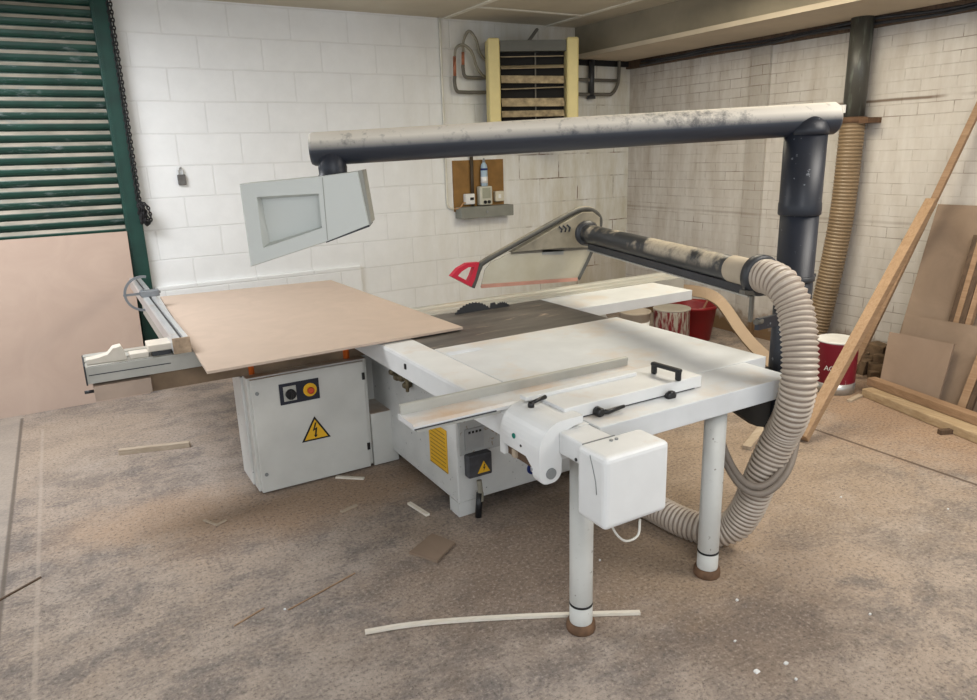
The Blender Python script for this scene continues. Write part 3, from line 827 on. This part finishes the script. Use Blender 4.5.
# rounded fence head over the beam
out = [(1.252, .705)] + arc(1.345, .785, .093, 180, 90, 10)[0:] + [(1.432, .878)]
crown = arc(1.352, .778, .100, 180, 90, 10) + [(1.435, .878), (1.435, .852), (1.395, .848)] + arc(1.388, .800, .044, 95, 180, 6)
prof = [(1.252, .70), (1.252, .76)] + crown + [(1.344, .70)] + arc(1.304, .700, .040, 0, -90, 6) + arc(1.284, .692, .032, -90, -180, 4)
hm = MB(); hm.prism(prof, 'y', 1.832, 1.875)
hd = hm.build('fence_head', M['white'], saw)
MB().prism([(1.252, .742), (1.252, .76)] + crown + [(1.344, .742)], 'y', 1.875, 2.085).prism([(1.875, .742), (1.915, .742), (1.875, .71)], 'x', 1.252, 1.30).build('head_shell', M['white'], hd)
MB().box(1.252, 1.27, 2.055, 2.085, .70, .743).build('shell_tab', M['white'], hd)
MB().box(1.435, 1.475, 1.90, 2.085, .842, .884).build('head_shoulder', M['white'], hd)
MB().cyl((1.298, 1.833, .697), (1.298, 1.826, .697), .020, 18).build('pivot_cap', M['grey'], hd)
MB().box(1.268, 1.34, 1.88, 2.08, .70, .743).build('head_opening', plain('brown cavity', (.10, .06, .035), .8), hd)
MB().box(1.256, 1.275, 1.99, 2.012, .705, .735).build('opening_bracket', M['offcut'], hd)
MB().cyl((1.2525, 1.99, .792), (1.250, 1.99, .792), .010, 12).build('green_sticker', plain('green dot', (.0, .16, .12), .5), hd)
MB().cyl((1.2525, 1.945, .770), (1.250, 1.945, .770), .005, 10).build('screw_hole', M['black'], hd)
# motor housing on the end of the beam
mh = MB().box(1.305, 1.572, 1.555, 1.70, .600, .847, .018, 3).build('motor_housing', M['white'], saw)
MB().box(1.332, 1.462, 1.69, 1.836, .760, .8405, .010, 3).build('housing_neck', M['white'], mh)
MB().box(1.33, 1.464, 1.699, 1.7025, .758, .843).build('housing_joint', M['grey'], mh)
MB().cyl((1.336, 1.735, .775), (1.329, 1.735, .775), .006, 10).build('housing_screw', M['black'], mh)
MB().tube([(1.3045, 1.63, .835), (1.3035, 1.615, .80), (1.304, 1.600, .755), (1.304, 1.595, .715)], .0014, 6).build('paint_crack', M['grey'], mh)
for cx in (1.415, 1.437):
    MB().cyl((cx, 1.66, .846), (cx, 1.66, .852), .006, 8).build('cover_screw', M['grey'], mh)
MB().tube(catmull([at(611, 525, y=1.62), at(618, 536, y=1.62), at(627, 541, y=1.62), at(638, 535, y=1.62), at(640, 519, y=1.62)], 8), .0042, 8).build('loop_cable', M['cable'], mh)
# blades
def disc(cx, cz, r, teeth, y0, th, nm):
    pts = []
    for k in range(teeth):
        a = 2 * PI * k / teeth
        pts.append((cx + r * math.cos(a), cz + r * math.sin(a)))
        pts.append((cx + (r - .008) * math.cos(a + .3 * 2 * PI / teeth), cz + (r - .008) * math.sin(a + .3 * 2 * PI / teeth)))
    return MB().prism(pts, 'y', y0, y0 + th).build(nm, M['dark'], saw)
disc(2.045, .727, .172, 48, 3.68, .004, 'saw_blade')
disc(2.245, .798, .078, 30, 3.68, .004, 'scoring_blade')
MB().prism([(2.165, .842), (2.172, .875), (2.20, .878), (2.21, .842)], 'y', 3.676, 3.688).build('riving_knife', M['dark'], saw)

# post, overhead arm and pendant
PX, PY = 2.782, 2.04
post = MB().lathe((PX, PY, .45), [(.079, 0), (.080, .004), (.080, 1.05)], 32).build('arm_post', M['blue'], saw)
MB().lathe((PX - .003, PY, 1.455), [(.085, 0), (.089, .006), (.089, .05), (.0865, .056), (.0865, .345)], 32).build('post_sleeve', M['blue'], post)
MB().lathe((PX - .003, PY, 1.165), [(.082, 0), (.088, .004), (.088, .022), (.082, .026)], 32).box(PX + .07, PX + .125, PY - .02, PY + .015, 1.17, 1.186).build('post_clamp', M['dark'], post)
MB().prism([(2.30, .76), (2.30, .72), (2.62, .50), (PX - .03, .46), (PX - .03, .76)], 'y', PY + .01, PY + .06, .003).build('post_bracket', M['void'], post)
L = at(311, 149.5, d=2.90); Rr = at(805, 120, d=3.03)
dirv = (Rr - L).normalized(); E1 = Rr + dirv * .135
n = 24; pts = [L + (E1 - L) * i / n for i in range(n + 1)]
arm = MB().tube([L, L + dirv * .012] + pts[1:-1] + [E1 - dirv * .012, E1], [.060, .066] + [.066] * (n - 1) + [.066, .058], 36).build('overhead_arm', M['armpaint'], saw)
MB().lathe((PX - .003, PY - .006, 1.79), [(.086, 0), (.086, .02), (.074, .05), (.05, .075)], 32).build('arm_saddle', M['blue'], arm)
stb = L + dirv * .085 - Vector((.012, .022, 0))
MB().lathe(stb + Vector((0, 0, -.135)), [(.056, 0), (.060, .006), (.060, .030), (.056, .034), (.058, .060), (.050, .095), (.03, .125), (.01, .145)], 28).build('drop_tee', M['blue'], arm)
# pendant hood (wedge shaped)
ang = math.radians(26); pn = Vector((math.sin(ang), math.cos(ang), 0)); pc = at(303, 215, d=2.86) - pn * .02
def P3(px, py, off=0):
    r = ray(px, py); t = (pc + pn * off - EYE).dot(pn) / r.dot(pn)
    return EYE + r * t
pf = [P3(*q) for q in ((239, 184), (250.5, 267), (328, 241.5), (369.5, 225), (358, 171), (322, 176))]
back = .20
pm = MB()
def ring(pts, off): return [pm.bm.verts.new(q + pn * off) for q in pts]
def inset(pts, k):
    c = sum(pts, Vector()) / len(pts)
    return [c + (q - c) * k for q in pts]
r0 = ring(inset(pf, .982), 0); r1 = ring(pf, .008); r2 = ring(pf, back); r3 = ring(inset(pf, .9), back + .01)
for A, B in ((r0, r1), (r1, r2), (r2, r3)):
    for i in range(6): pm.bm.faces.new((A[i], A[(i + 1) % 6], B[(i + 1) % 6], B[i]))
pm.bm.faces.new(list(reversed(r3)))
wo = [P3(*q) for q in ((256.5, 197), (263, 248), (322, 228), (318.5, 193.5))]
wi = [P3(*q) for q in ((258.5, 200), (267, 244), (321, 227.5), (317, 196))]
w0 = ring(wo, 0); w1 = ring(wi, .055)
F_ = pm.bm.faces
F_.new((r0[0], r0[1], w0[1], w0[0])); F_.new((r0[1], r0[2], w0[2], w0[1])); F_.new((r0[2], r0[5], w0[3], w0[2])); F_.new((r0[5], r0[0], w0[0], w0[3]))
F_.new((r0[2], r0[3], r0[4], r0[5]))
for i in range(4): F_.new((w0[i], w0[(i + 1) % 4], w1[(i + 1) % 4], w1[i]))
F_.new(w1)
pend = pm.build('control_pendant', M['pendant'], arm)
def strip(nm, pxs, off, th, mat): MB().slab([P3(*q) + pn * off for q in pxs], th, -pn).build(nm, mat, pend)
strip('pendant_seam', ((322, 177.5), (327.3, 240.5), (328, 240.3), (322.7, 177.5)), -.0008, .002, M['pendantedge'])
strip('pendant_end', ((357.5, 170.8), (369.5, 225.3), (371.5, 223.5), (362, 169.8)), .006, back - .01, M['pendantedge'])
strip('pendant_lip', ((326, 243), (369.5, 226.8), (369, 225), (326, 241)), .003, back - .01, M['dark'])

# crown guard and its extraction arm
yg = 3.682
def G(px, py): q = at(px, py, y=yg); return (q.x, q.z)
gd = MB()
top = [G(510, 252), G(571, 217), G(580, 212), G(590, 211.5), G(597, 217), G(597, 235), G(592, 247), G(560, 247.5)]
gpo = MB().prism(top, 'y', yg - .03, yg + .03).build('crown_guard', M['guardtop'], saw, .003)
low = [G(480, 287), G(484, 270), G(490, 262), G(510, 252.5), G(560, 248), G(592, 247.5), G(578, 279.5), G(530, 283)]
MB().prism(low, 'y', yg - .012, yg - .004).build('guard_window', M['clear'], gpo)
fr = [(472, 287.5), (475, 279), (479, 268), (485, 261), (520, 241), (560, 219), (574, 211.5), (582, 209), (590, 209.5), (597, 214), (600, 221), (598, 232), (593, 246), (586, 262), (577.5, 279)]
fr3 = [Vector((G(*q)[0], yg, G(*q)[1])) for q in fr]
MB().tube(catmull(fr3, 6), .018, 12).build('guard_frame', plain('dark dusty guard frame', (.075, .075, .07), .5, dust=.8, dustcol=(.36, .32, .24)), gpo)
def band(mb, a, b, w):
    a, b = Vector((G(*a)[0], yg - .014, G(*a)[1])), Vector((G(*b)[0], yg - .014, G(*b)[1]))
    mb.bar(a, b, .006, w); return mb
band(MB(), (480, 286), (576, 279), .022).build('red_edge', plain('faded red edging', (.50, .26, .20), .6), gpo)
band(MB(), (510, 252.5), (594, 247.5), .018).build('dark_seam', M['pipegrey'], gpo)
band(MB(), (541, 252), (562, 252), .03).build('guard_grip', M['grey'], gpo)
vm = MB()
for k in range(3):
    vm.tube([Vector((G(556 + k * 4, 226 - k * .8)[0], yg - .033, G(556 + k * 4, 226 - k * .8)[1])), Vector((G(559 + k * 4, 229)[0], yg - .033, G(559, 229 - k * .5)[1])), Vector((G(558 + k * 4, 233)[0], yg - .033, G(558, 232)[1]))], .006, 6)
vm.build('guard_vents', M['dark'], gpo)
ho = [G(478, 262), G(466, 263), G(457, 268), G(450, 276), G(470, 286.5), G(473.5, 279)]
hi_ = [G(473, 266.5), G(467, 267), G(460.5, 271), G(456.5, 275.5), G(467, 281), G(470, 275)]
MB().loop_plate(ho, hi_, 'y', yg - .018, yg + .018).build('red_handle', M['red'], gpo)
A0 = at(588, 233.5, d=4.42); A1 = at(763, 276, d=2.96)
dv = (A1 - A0).normalized(); nn = 20
ga = MB().tube([A0 + (A1 - A0) * i / nn for i in range(nn + 1)], .056, 28).build('guard_arm', M['guardpaint'], saw)
MB().tube([A0 - dv * .03, A0 - dv * .025, A0 + dv * .0, A0 + dv * .012], [.07, .078, .078, .06], 28).build('arm_flange', M['dark'], ga)
MB().bar(A0 + dv * .05 + Vector((0, 0, -.072)), A1 - dv * .05 + Vector((0, 0, -.072)), .05, .034).build('arm_channel', M['dark'], ga)
MB().bar(A0 + dv * .05 + Vector((0, 0, -.094)), A1 - dv * .05 + Vector((0, 0, -.094)), .062, .006).build('channel_lip', M['alud'], ga)
MB().tube([A1 - dv * .20, A1 - dv * .195, A1 - dv * .04, A1 - dv * .036], [.0565, .059, .059, .0565], 28).build('arm_band', plain('dusty beige band', (.44, .37, .28), .7), ga)
MB().tube([A1 - dv * .04, A1 - dv * .036, A1 - dv * .004, A1], [.070, .086, .086, .070], 30).build('hose_clamp', M['dark'], ga)
lk = at(752, 296, d=2.98); lk2 = at(757, 322, d=3.0)
MB().bar(lk + Vector((-.05, .01, .02)), lk + Vector((.10, .0, -.0)), .03, .018).bar(lk, Vector((lk.x, lk.y, lk2.z)), .014, .014, (1, 0, 0)).cyl(lk2 + Vector((-.01, 0, 0)), lk2 + Vector((.03, 0, 0)), .012, 12).build('lock_rod', M['pipegrey'], ga)
MB().bar(lk2 + Vector((0.0, 0, -.01)), (PX - .05, PY - .03, lk2.z - .03), .018, .05).build('support_bracket', M['blue'], post)

# ------------------------------------------------------------------ the sheet on the saw
sh = MB(); zs = .860
c0 = at(207, 371.5, z=zs); c1 = at(463, 327, z=zs); c2 = at(331, 280, z=zs); c3 = Vector((.515, 5.40, zs))
sh.slab([c0, c1, c2, c3], .012, (0, 0, 1))
tag(sh.build('chipboard_sheet', M['mdf']), 'large tan MDF sheet lying flat across the saw table', 'board')

# ------------------------------------------------------------------ hoses
hp = [A1 - dv * .02, A1 + dv * .05, at(784, 287, d=2.86), at(795, 309, d=2.83), at(799.5, 342, d=2.80), at(799, 380, d=2.80), at(792, 413, d=2.86), at(783, 432, d=2.94), at(775, 447, d=2.98), at(766, 466, d=3.02), at(757, 487, d=3.07)]
fl_ = [(2.387, 1.885, .225), (2.372, 1.930, .130), (2.340, 1.985, .084), (2.296, 2.06, .072), (2.268, 2.17, .071), (2.26, 2.32, .071), (2.25, 2.50, .071), (2.24, 2.75, .071)]
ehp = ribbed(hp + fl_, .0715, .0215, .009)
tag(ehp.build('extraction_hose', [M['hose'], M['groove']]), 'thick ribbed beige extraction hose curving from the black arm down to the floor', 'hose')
cp = []
def U(px, py, d): return at(px, py, d=d)
coil = [U(716, 405, 3.06), U(719, 432, 3.03), U(731, 464, 2.99), U(746, 483, 2.95), U(762, 486, 2.94), U(778, 474, 2.95), U(790, 450, 3.00), U(798, 420, 3.08), U(790, 395, 3.14), U(762, 394, 3.20), U(733, 400, 3.18), U(719, 425, 3.08), U(723, 455, 3.02), U(738, 483, 2.97), U(757, 494, 2.94), U(775, 487, 2.93), U(790, 466, 2.96), U(797, 438, 3.04), U(800, 415, 3.12), U(797, 395, 3.16)]
tag(MB().tube(resample(catmull(coil, 10), .02), .0145, 14).build('cable_conduit', plain('grey brown flexible conduit', (.20, .165, .135), .6)), 'thin grey flexible conduit looped around the thick ribbed hose under the table', 'conduit')

# ------------------------------------------------------------------ right wall duct
yd = 3.55
wd = thing('wall_duct', 'grey downpipe with brown ribbed flexible duct against the brick wall', 'duct', (5.39, yd, .2))
MB().lathe((5.385, yd, 1.94), [(.080, 0), (.080, .74)], 26).build('duct_pipe', mk_drips('green grey stained pipe', (.06, .058, .05), (.13, .145, .12), .5, .65), wd)
MB().box(5.28, 5.286, yd - .0, yd + .06, 1.975, 2.035).build('duct_label', M['paper'], wd)
MB().lathe((5.385, yd, 1.90), [(.090, 0), (.105, .004), (.105, .04), (.088, .045)], 26).build('duct_collar', M['rust'], wd)
MB().box(5.33, XR, yd - .16, yd + .08, 1.895, 1.935).build('duct_bracket', M['rust'], wd)
ribbed([(5.385, yd, 1.90), (5.385, yd, 1.70), (5.38, yd + .01, 1.2), (5.36, yd + .05, .7), (5.34, yd + .10, .30), (5.30, yd + .14, .12)], .094, .027, .006, 26).build('flexible_duct', [M['duct'], M['ductgroove']], wd)

# ------------------------------------------------------------------ tins and tubs
def tin(nm, lab, cat, x, y, r, h, mat, lidmat, grp=None, txt=None):
    t = thing(nm, lab, cat, (x, y, 0), grp)
    MB().lathe((x, y, 0), [(r * .97, 0), (r, .006), (r, h - .03), (r * 1.02, h - .022), (r * 1.02, h - .014), (r, h - .008), (r * .99, h)], 36).build('tin_body', mat, t)
    MB().lathe((x, y, h - .012), [(r * .9, 0), (r * 1.035, .004), (r * 1.035, .014), (r * .95, .019), (r * .90, .016)], 36).build('lid', lidmat, t)
    return t
tx, ty = 4.71, 3.05
t1 = tin('paint_tin', 'maroon paint tin with white lid standing behind the leaning plank', 'tin', tx, ty, .142, .385, M['redtin'], M['paper'])
mb = MB(); mb.lathe((tx, ty, .0), [(.1425, .0), (.1432, .0), (.1432, .08), (.1425, .08)], 36); mb.build('grey_band', M['steel'], t1)
view = Vector((-tx, -ty, 0)).normalized(); side = Vector((0, 0, 1)).cross(view)
ctr = Vector((tx, ty, .195)) + (view * .93 - side * .25).normalized() * .1445
vv = (view * .93 - side * .25).normalized(); ss = Vector((0, 0, 1)).cross(vv)
mt = Matrix((ss, Vector((0, 0, 1)), vv)).transposed().to_4x4(); mt.translation = ctr
text_mesh('tin_lettering', 'AC', .05, M['paper'], mt, t1)
tin('paint_tin', 'paint tin with white runs down its side, behind the table below the outfeed plate', 'tin', 4.585, 4.585, .16, .375, M['driptin'], plain('dull lid', (.36, .33, .28), .6))
tt = thing('tub', 'red plastic tub on the floor behind the saw under the bent ply strip', 'tub', (4.99, 4.72, 0))
MB().lathe((4.99, 4.72, 0), [(.16, 0), (.17, .01), (.215, .31), (.230, .315), (.230, .34), (.215, .342), (.205, .32), (.16, .03), (.05, .028)], 36).build('tub_body', M['redtub'], tt)
MB().tube(catmull([(4.91, 4.52, .33), (4.96, 4.52, .40), (5.04, 4.54, .43), (5.12, 4.57, .40), (5.16, 4.59, .33)], 6), .010, 8).build('tub_handle', plain('brown handle', (.20, .09, .05), .6), tt)
pb = thing('pail', 'beige pail standing left of the dripped paint tin behind the table', 'pail', (4.33, 4.78, 0))
MB().lathe((4.33, 4.78, 0), [(.10, 0), (.135, .33), (.142, .335), (.142, .35), (.13, .35), (.11, .02), (.03, .02)], 28).build('pail_body', plain('beige plastic', (.42, .36, .29), .6), pb)
MB().lathe((4.33, 4.78, .10), [(.1115, 0), (.1125, 0), (.131, .16), (.130, .16)], 28).build('pail_label', M['paper'], pb)
sv = thing('metal_canister', 'shiny metal canister beside the beige pail behind the saw', 'canister', (4.08, 5.0, 0))
MB().lathe((4.08, 5.0, 0), [(.10, 0), (.10, .26), (.07, .31), (.03, .33), (.03, .36)], 24).build('canister_body', M['steel'], sv)
MB().lathe((4.08, 5.0, .36), [(.036, 0), (.036, .03), (.02, .035)], 16).build('canister_cap', M['dark'], sv)
# bent ply strip
bp = [at(662, 291, d=5.45), at(684, 290, d=5.35), at(697, 291.5, d=5.3), at(709, 294.5, d=5.25), at(719, 301, d=5.2), at(728, 312, d=5.1), at(738, 327, d=5.0), at(750, 342, d=4.9), at(764, 356, d=4.8), at(780, 372, d=4.75), at(794, 392, z=.03)]
q = resample(catmull(bp, 8), .03); mb = MB(); rings = []
for i, p_ in enumerate(q):
    t_ = (q[min(i + 1, len(q) - 1)] - q[max(i - 1, 0)]).normalized()
    u = t_.cross(CR[2]).normalized(); w = t_.cross(u).normalized()
    k = .040
    rings.append([mb.bm.verts.new(p_ + u * a * k + w * b_ * .012) for a, b_ in ((-1, -1), (1, -1), (1, 1), (-1, 1))])
for a, b_ in zip(rings, rings[1:]):
    for k in range(4): mb.bm.faces.new((a[k], a[(k + 1) % 4], b_[(k + 1) % 4], b_[k]))
mb.bm.faces.new(rings[0]); mb.bm.faces.new(list(reversed(rings[-1])))
tag(mb.build('bent_plywood_strip', M['lightply']), 'curved pale plywood strip arching over the red tub behind the saw', 'plywood')

# ------------------------------------------------------------------ boards and timber on the right
tag(MB().slab([(4.99, 2.84, .0), (4.99, 1.2, .0), (5.455, 1.2, 1.31), (5.455, 2.87, 1.31)], .022, (-.94, 0, .33)).build('mdf_board', M['mdfgrey']), 'tallest dusty MDF board leaning against the brick wall at the right', 'board', 'boards leaning on the brick wall')
tag(MB().slab([(4.905, 2.78, .0), (4.905, 1.3, .0), (5.10, 1.3, .56), (5.10, 2.80, .56)], .018, (-.94, 0, .33)).build('mdf_board', M['mdfgrey']), 'wide knee high MDF board leaning in front of the tallest board', 'board', 'boards leaning on the brick wall')
tag(MB().slab([(4.84, 2.79, .0), (4.84, 2.385, .0), (4.985, 2.40, .44), (4.985, 2.84, .44)], 0.018, (-.94, 0, .33)).build('mdf_board', M['mdfdusk']), 'small pale MDF offcut leaning in front of the other boards, at the right', 'board', 'boards leaning on the brick wall')
dk = thing('moulded_timber', 'dark brown moulded timber leaning between the MDF boards at the right edge', 'timber', (5.1, 2.2, 0))
def rail(py0, py1, y_, x0, z0, x1, z1, w, mat, nm): MB().bar((x0, y_, z0), (x1, y_, z1), w, .02, (-.9, 0, .4)).build(nm, mat, dk)
for k, (yy, mm) in enumerate(((2.50, 'darkwood'), (2.465, 'pineold'), (2.43, 'darkwood'), (2.39, 'pineold'))):
    MB().bar((4.96, yy, 0), (5.35, yy + .03, 1.12), .034, .04 if k % 2 else .03, (-.94, 0, .33)).build('moulded_strip', M[mm], dk)
ed = thing('dark_timber', 'dark narrow timber upright standing in front of the boards at the right edge', 'timber', (4.8, 2.1, 0))
MB().bar((4.83, 2.235, 0), (4.99, 2.21, .47), .05, .03, (-.94, 0, .33)).build('upright_face', M['pineold'], ed)
MB().bar((4.83, 2.19, 0), (4.99, 2.165, .47), .03, .03, (-.94, 0, .33)).build('upright_groove', M['darkwood'], ed)
b0, b1 = at(802, 438, z=.025), at(931.5, 201, x=5.22)
lo_ = (b1 - b0).normalized()
tag(MB().bar(b0, b1, .068, .055, (-.76, -.08, 1.0), .003).build('timber_plank', M['pine']), 'long pale timber plank leaning diagonally from the floor by the hose to the wall', 'plank', 'leaning planks')
tag(MB().bar(at(850, 376, z=.02), at(983, 98, x=5.43), .045, .03, (-1, 0, 0), .002).build('timber_plank', M['pineold']), 'thin brown plank rising behind the pale plank to the top right', 'plank', 'leaning planks')
ta, tb = at(868, 391, z=.04), Vector((4.50, 1.55, .04)); 
tag(MB().bar(Vector((4.86, 2.86, .09)), Vector((4.55, 1.60, .09)), .075, .055, (0, 0, 1), .004).build('floor_timber', M['pineold']), 'reddish timber length lying on top of the split timber below the boards', 'timber', 'timbers on the floor by the boards')
tag(MB().bar(Vector((4.80, 2.83, .03)), Vector((4.42, 1.50, .03)), .13, .06, (0, 0, 1), .008).build('floor_timber', M['pinepale']), 'pale split timber length lying on the floor under the reddish timber', 'timber', 'timbers on the floor by the boards')
def floor_piece(nm, p0, p1, w, h, mat, lab, cat, grp=None, bev=.001):
    a, b_ = at(*p0, z=h / 2), at(*p1, z=h / 2)
    return tag(MB().bar(a, b_, w, h, (0, 0, 1), bev).build(nm, mat), lab, cat, grp)
floor_piece('wood_offcut', (939, 432), (953, 431), .03, .03, M['darkwood'], 'dark stub of wood on the floor in front of the split timber', 'offcut', 'wood offcuts on the floor')
floor_piece('wood_offcut', (849, 401), (861, 395), .035, .015, M['offcut'], 'small pale chip of wood beside the maroon paint tin', 'offcut', 'wood offcuts on the floor')
rb = MB()
for k in range(26):
    x, y_ = random.uniform(5.10, 5.44), random.uniform(2.95, 3.42)
    s = random.uniform(.04, .10); z0 = 0
    top = min(.26, max(.04, (x - 5.02) * .55)) * random.uniform(.5, 1.1)
    mt = Matrix.Rotation(random.uniform(0, 3), 3, 'Z')
    vs = [rb.bm.verts.new(Vector((x, y_, 0)) + mt @ Vector((a * s * random.uniform(.7, 1.1), b_ * s * random.uniform(.5, 1), (0 if c == 0 else top) ))) for c in (0, 1) for a, b_ in ((-1, -1), (1, -1), (1, 1), (-1, 1))]
    for qd in ((3, 2, 1, 0), (4, 5, 6, 7), (0, 1, 5, 4), (1, 2, 6, 5), (2, 3, 7, 6), (3, 0, 4, 7)): rb.bm.faces.new([vs[i] for i in qd])
r_ = rb.build('brick_rubble', M['rubble'], None, .006); tag(r_, 'brown crumbled brick rubble at the foot of the brick wall behind the tin', 'rubble'); r_['kind'] = 'stuff'

# ------------------------------------------------------------------ sheet leaning on the shutter
tag(MB().slab([(-2.2, 6.03, 0), (.40, 6.03, 0), (.425, 6.165, 1.262), (-2.2, 6.165, 1.262)], .02, (0, -1, .11)).build('mdf_sheet', M['mdfpink']), 'big pale MDF sheet leaning against the green roller shutter', 'board')
tag(MB().slab([(.46, 6.10, 0), (1.6, 6.13, 0), (1.6, 6.20, .34), (.46, 6.17, .34)], .018, (0, -1, .2)).build('mdf_strip', M['mdf']), 'low tan MDF strip leaning on the wall foot behind the saw carriage', 'board')

# ------------------------------------------------------------------ bits on the floor
G_ = 'wood offcuts on the floor'
floor_piece('wood_offcut', (119, 452), (190, 444), .035, .035, M['offcut'], 'short square wood batten alone on the floor left of the cabinet', 'offcut', G_, .002)
floor_piece('wood_offcut', (409, 503), (428, 515), .022, .012, M['paleoff'], 'short pale stick on the floor beside the saw base foot', 'offcut', G_)
floor_piece('wood_offcut', (336, 477), (364, 478.5), .022, .010, M['paleoff'], 'pale sliver in the gap under the cabinet edge', 'offcut', G_)
floor_piece('wood_offcut', (341, 512), (357, 505), .018, .008, M['offcut'], 'thin short sliver lying in front of the control cabinet', 'offcut', G_)
floor_piece('wood_offcut', (288, 610), (355, 573), .006, .004, M['pineold'], 'long thin brown splinter on the open floor at lower left', 'offcut', G_)
floor_piece('wood_offcut', (234, 626), (264, 608), .006, .004, M['pineold'], 'short thin brown splinter left of the long splinter on the open floor', 'offcut', G_)
floor_piece('wood_offcut', (-4, 602), (41, 577), .010, .006, M['darkwood'], 'dark thin splinter lying across the floor joint at the left edge of the floor', 'offcut', G_)
p0, p1, p2 = at(204, 520, z=.006), at(217, 525, z=.006), at(226, 520, z=.006)
tag(MB().bar(p0, p1, .012, .008).bar(p1, p2, .012, .008).build('wood_offcut', M['offcut']), 'small bent V shaped sliver on the floor in front of the cabinet corner', 'offcut', G_)
q = [at(*c, z=.012) for c in ((409, 552), (432, 533), (455, 542), (437, 561))]
tag(MB().slab(q, .011, (0, 0, 1)).build('board_offcut', M['mdfgrey']), 'small square brown board offcut flat on the floor before the saw', 'offcut', G_)
stp = resample(catmull([at(365, 632, z=.008), at(400, 626, z=.008), at(440, 621.5, z=.008), at(500, 617.5, z=.008), at(570, 614.5, z=.008), at(640, 612.5, z=.008)], 6), .03)
mb = MB()
rr = []
for i, p_ in enumerate(stp):
    t_ = (stp[min(i + 1, len(stp) - 1)] - stp[max(i - 1, 0)]).normalized(); u = t_.cross(Vector((0, 0, 1)))
    rr.append([mb.bm.verts.new(p_ + u * a * .009 + Vector((0, 0, b_ * .006))) for a, b_ in ((-1, -1), (1, -1), (1, 1), (-1, 1))])
for a, b_ in zip(rr, rr[1:]):
    for k in range(4): mb.bm.faces.new((a[k], a[(k + 1) % 4], b_[(k + 1) % 4], b_[k]))
mb.bm.faces.new(rr[0]); mb.bm.faces.new(list(reversed(rr[-1])))
tag(mb.build('lipping_strip', M['paleoff']), 'long curved white edging strip on the floor in front of the near leg', 'strip')
st_a, st_b = at(746.5, 448, z=.012), at(763, 427, z=.012)
tag(MB().bar(st_a, st_b, .05, .024, (0, 0, 1), .001).build('wood_offcut', M['offcut']), 'pale flat stick on the floor under the table beside the thick hose', 'offcut', G_)
cm = MB()
for (px, py, s) in ((757, 671, 7), (786, 663, 5), (796, 679, 4), (841, 497, 4), (737, 600, 4), (735, 641, 3), (870, 614, 3), (725, 512, 3), (285, 609, 3), (948, 509, 3), (600, 560, 3)):
    c = at(px, py, z=.003); s *= .0014
    vs = [cm.bm.verts.new(c + Vector((a * s * random.uniform(.6, 1.2), b_ * s * random.uniform(.5, 1), zz))) for zz in (-.003, .003) for a, b_ in ((-1, -1), (1, -1), (1, 1), (-1, 1))]
    for qd in ((3, 2, 1, 0), (4, 5, 6, 7), (0, 1, 5, 4), (1, 2, 6, 5), (2, 3, 7, 6), (3, 0, 4, 7)): cm.bm.faces.new([vs[i] for i in qd])
o = cm.build('white_chips', M['paper']); tag(o, 'scattered white chips and crumbs on the concrete floor', 'debris'); o['kind'] = 'stuff'

# ------------------------------------------------------------------ light
def tube_light(nm, lab, x, y, ln, col, s, w=1.1, rot=False):  # wide housing and wide area light soften the shadows
    t = thing(nm, lab, 'ceiling light', (x, y, ZC - .09))
    if rot: MB().box(x - w / 2, x + w / 2, y - ln / 2, y + ln / 2, ZC - .05, ZC).build('housing', M['paper'], t)
    else: MB().box(x - ln / 2, x + ln / 2, y - w / 2, y + w / 2, ZC - .05, ZC).build('housing', M['paper'], t)
    a = (x, y - ln / 2, ZC - .075) if rot else (x - ln / 2, y, ZC - .075)
    b_ = (x, y + ln / 2, ZC - .075) if rot else (x + ln / 2, y, ZC - .075)
    for k in (-.35, 0, .35):
        o_ = Vector((k, 0, 0)) if rot else Vector((0, k, 0))
        MB().cyl(Vector(a) + o_, Vector(b_) + o_, .02, 12).build('tube_lamp', emit(nm + ' glow', col, 3), t)
    l = bpy.data.lights.new('lamp_light', 'AREA'); l.shape = 'RECTANGLE'; l.size = ln; l.size_y = 1.05
    l.energy = s; l.color = col
    o = bpy.data.objects.new('lamp_light', l); COL.objects.link(o)
    o.location = (x, y, ZC - .11)
    if rot: o.rotation_euler = (0, 0, PI / 2)
    return t
tube_light('ceiling_lamp', 'square fluorescent fitting on the ceiling near the heater', 3.7, 3.3, 1.5, (1.0, .90, .70), 40, rot=True)
tube_light('ceiling_lamp', 'added light panel on the ceiling at the shutter end, brightening the back wall', -.7, 4.7, 1.5, (.97, .98, 1.0), 62)  # put in to brighten the back wall, standing in for daylight
tube_light('ceiling_lamp', 'added unseen light panel on the ceiling near the right wall', 3.6, .6, 1.5, (1.0, .95, .88), 45)  # unseen source, added for general light on this side
tube_light('ceiling_lamp', 'added unseen light panel on the ceiling behind the viewer', .2, -.8, 1.5, (.96, .98, 1.0), 50)  # unseen source, added as soft light from the camera side

w = bpy.data.worlds.new('world'); SC.world = w; w.use_nodes = True
bg = w.node_tree.nodes['Background']
bg.inputs[0].default_value = (.86, .93, 1.0, 1)
bg.inputs[1].default_value = 1.15

SC.view_settings.view_transform = 'Standard'
SC.view_settings.look = 'None'
SC.view_settings.gamma = 1
SC.view_settings.exposure = 0.52
SC.view_settings.use_curve_mapping = False
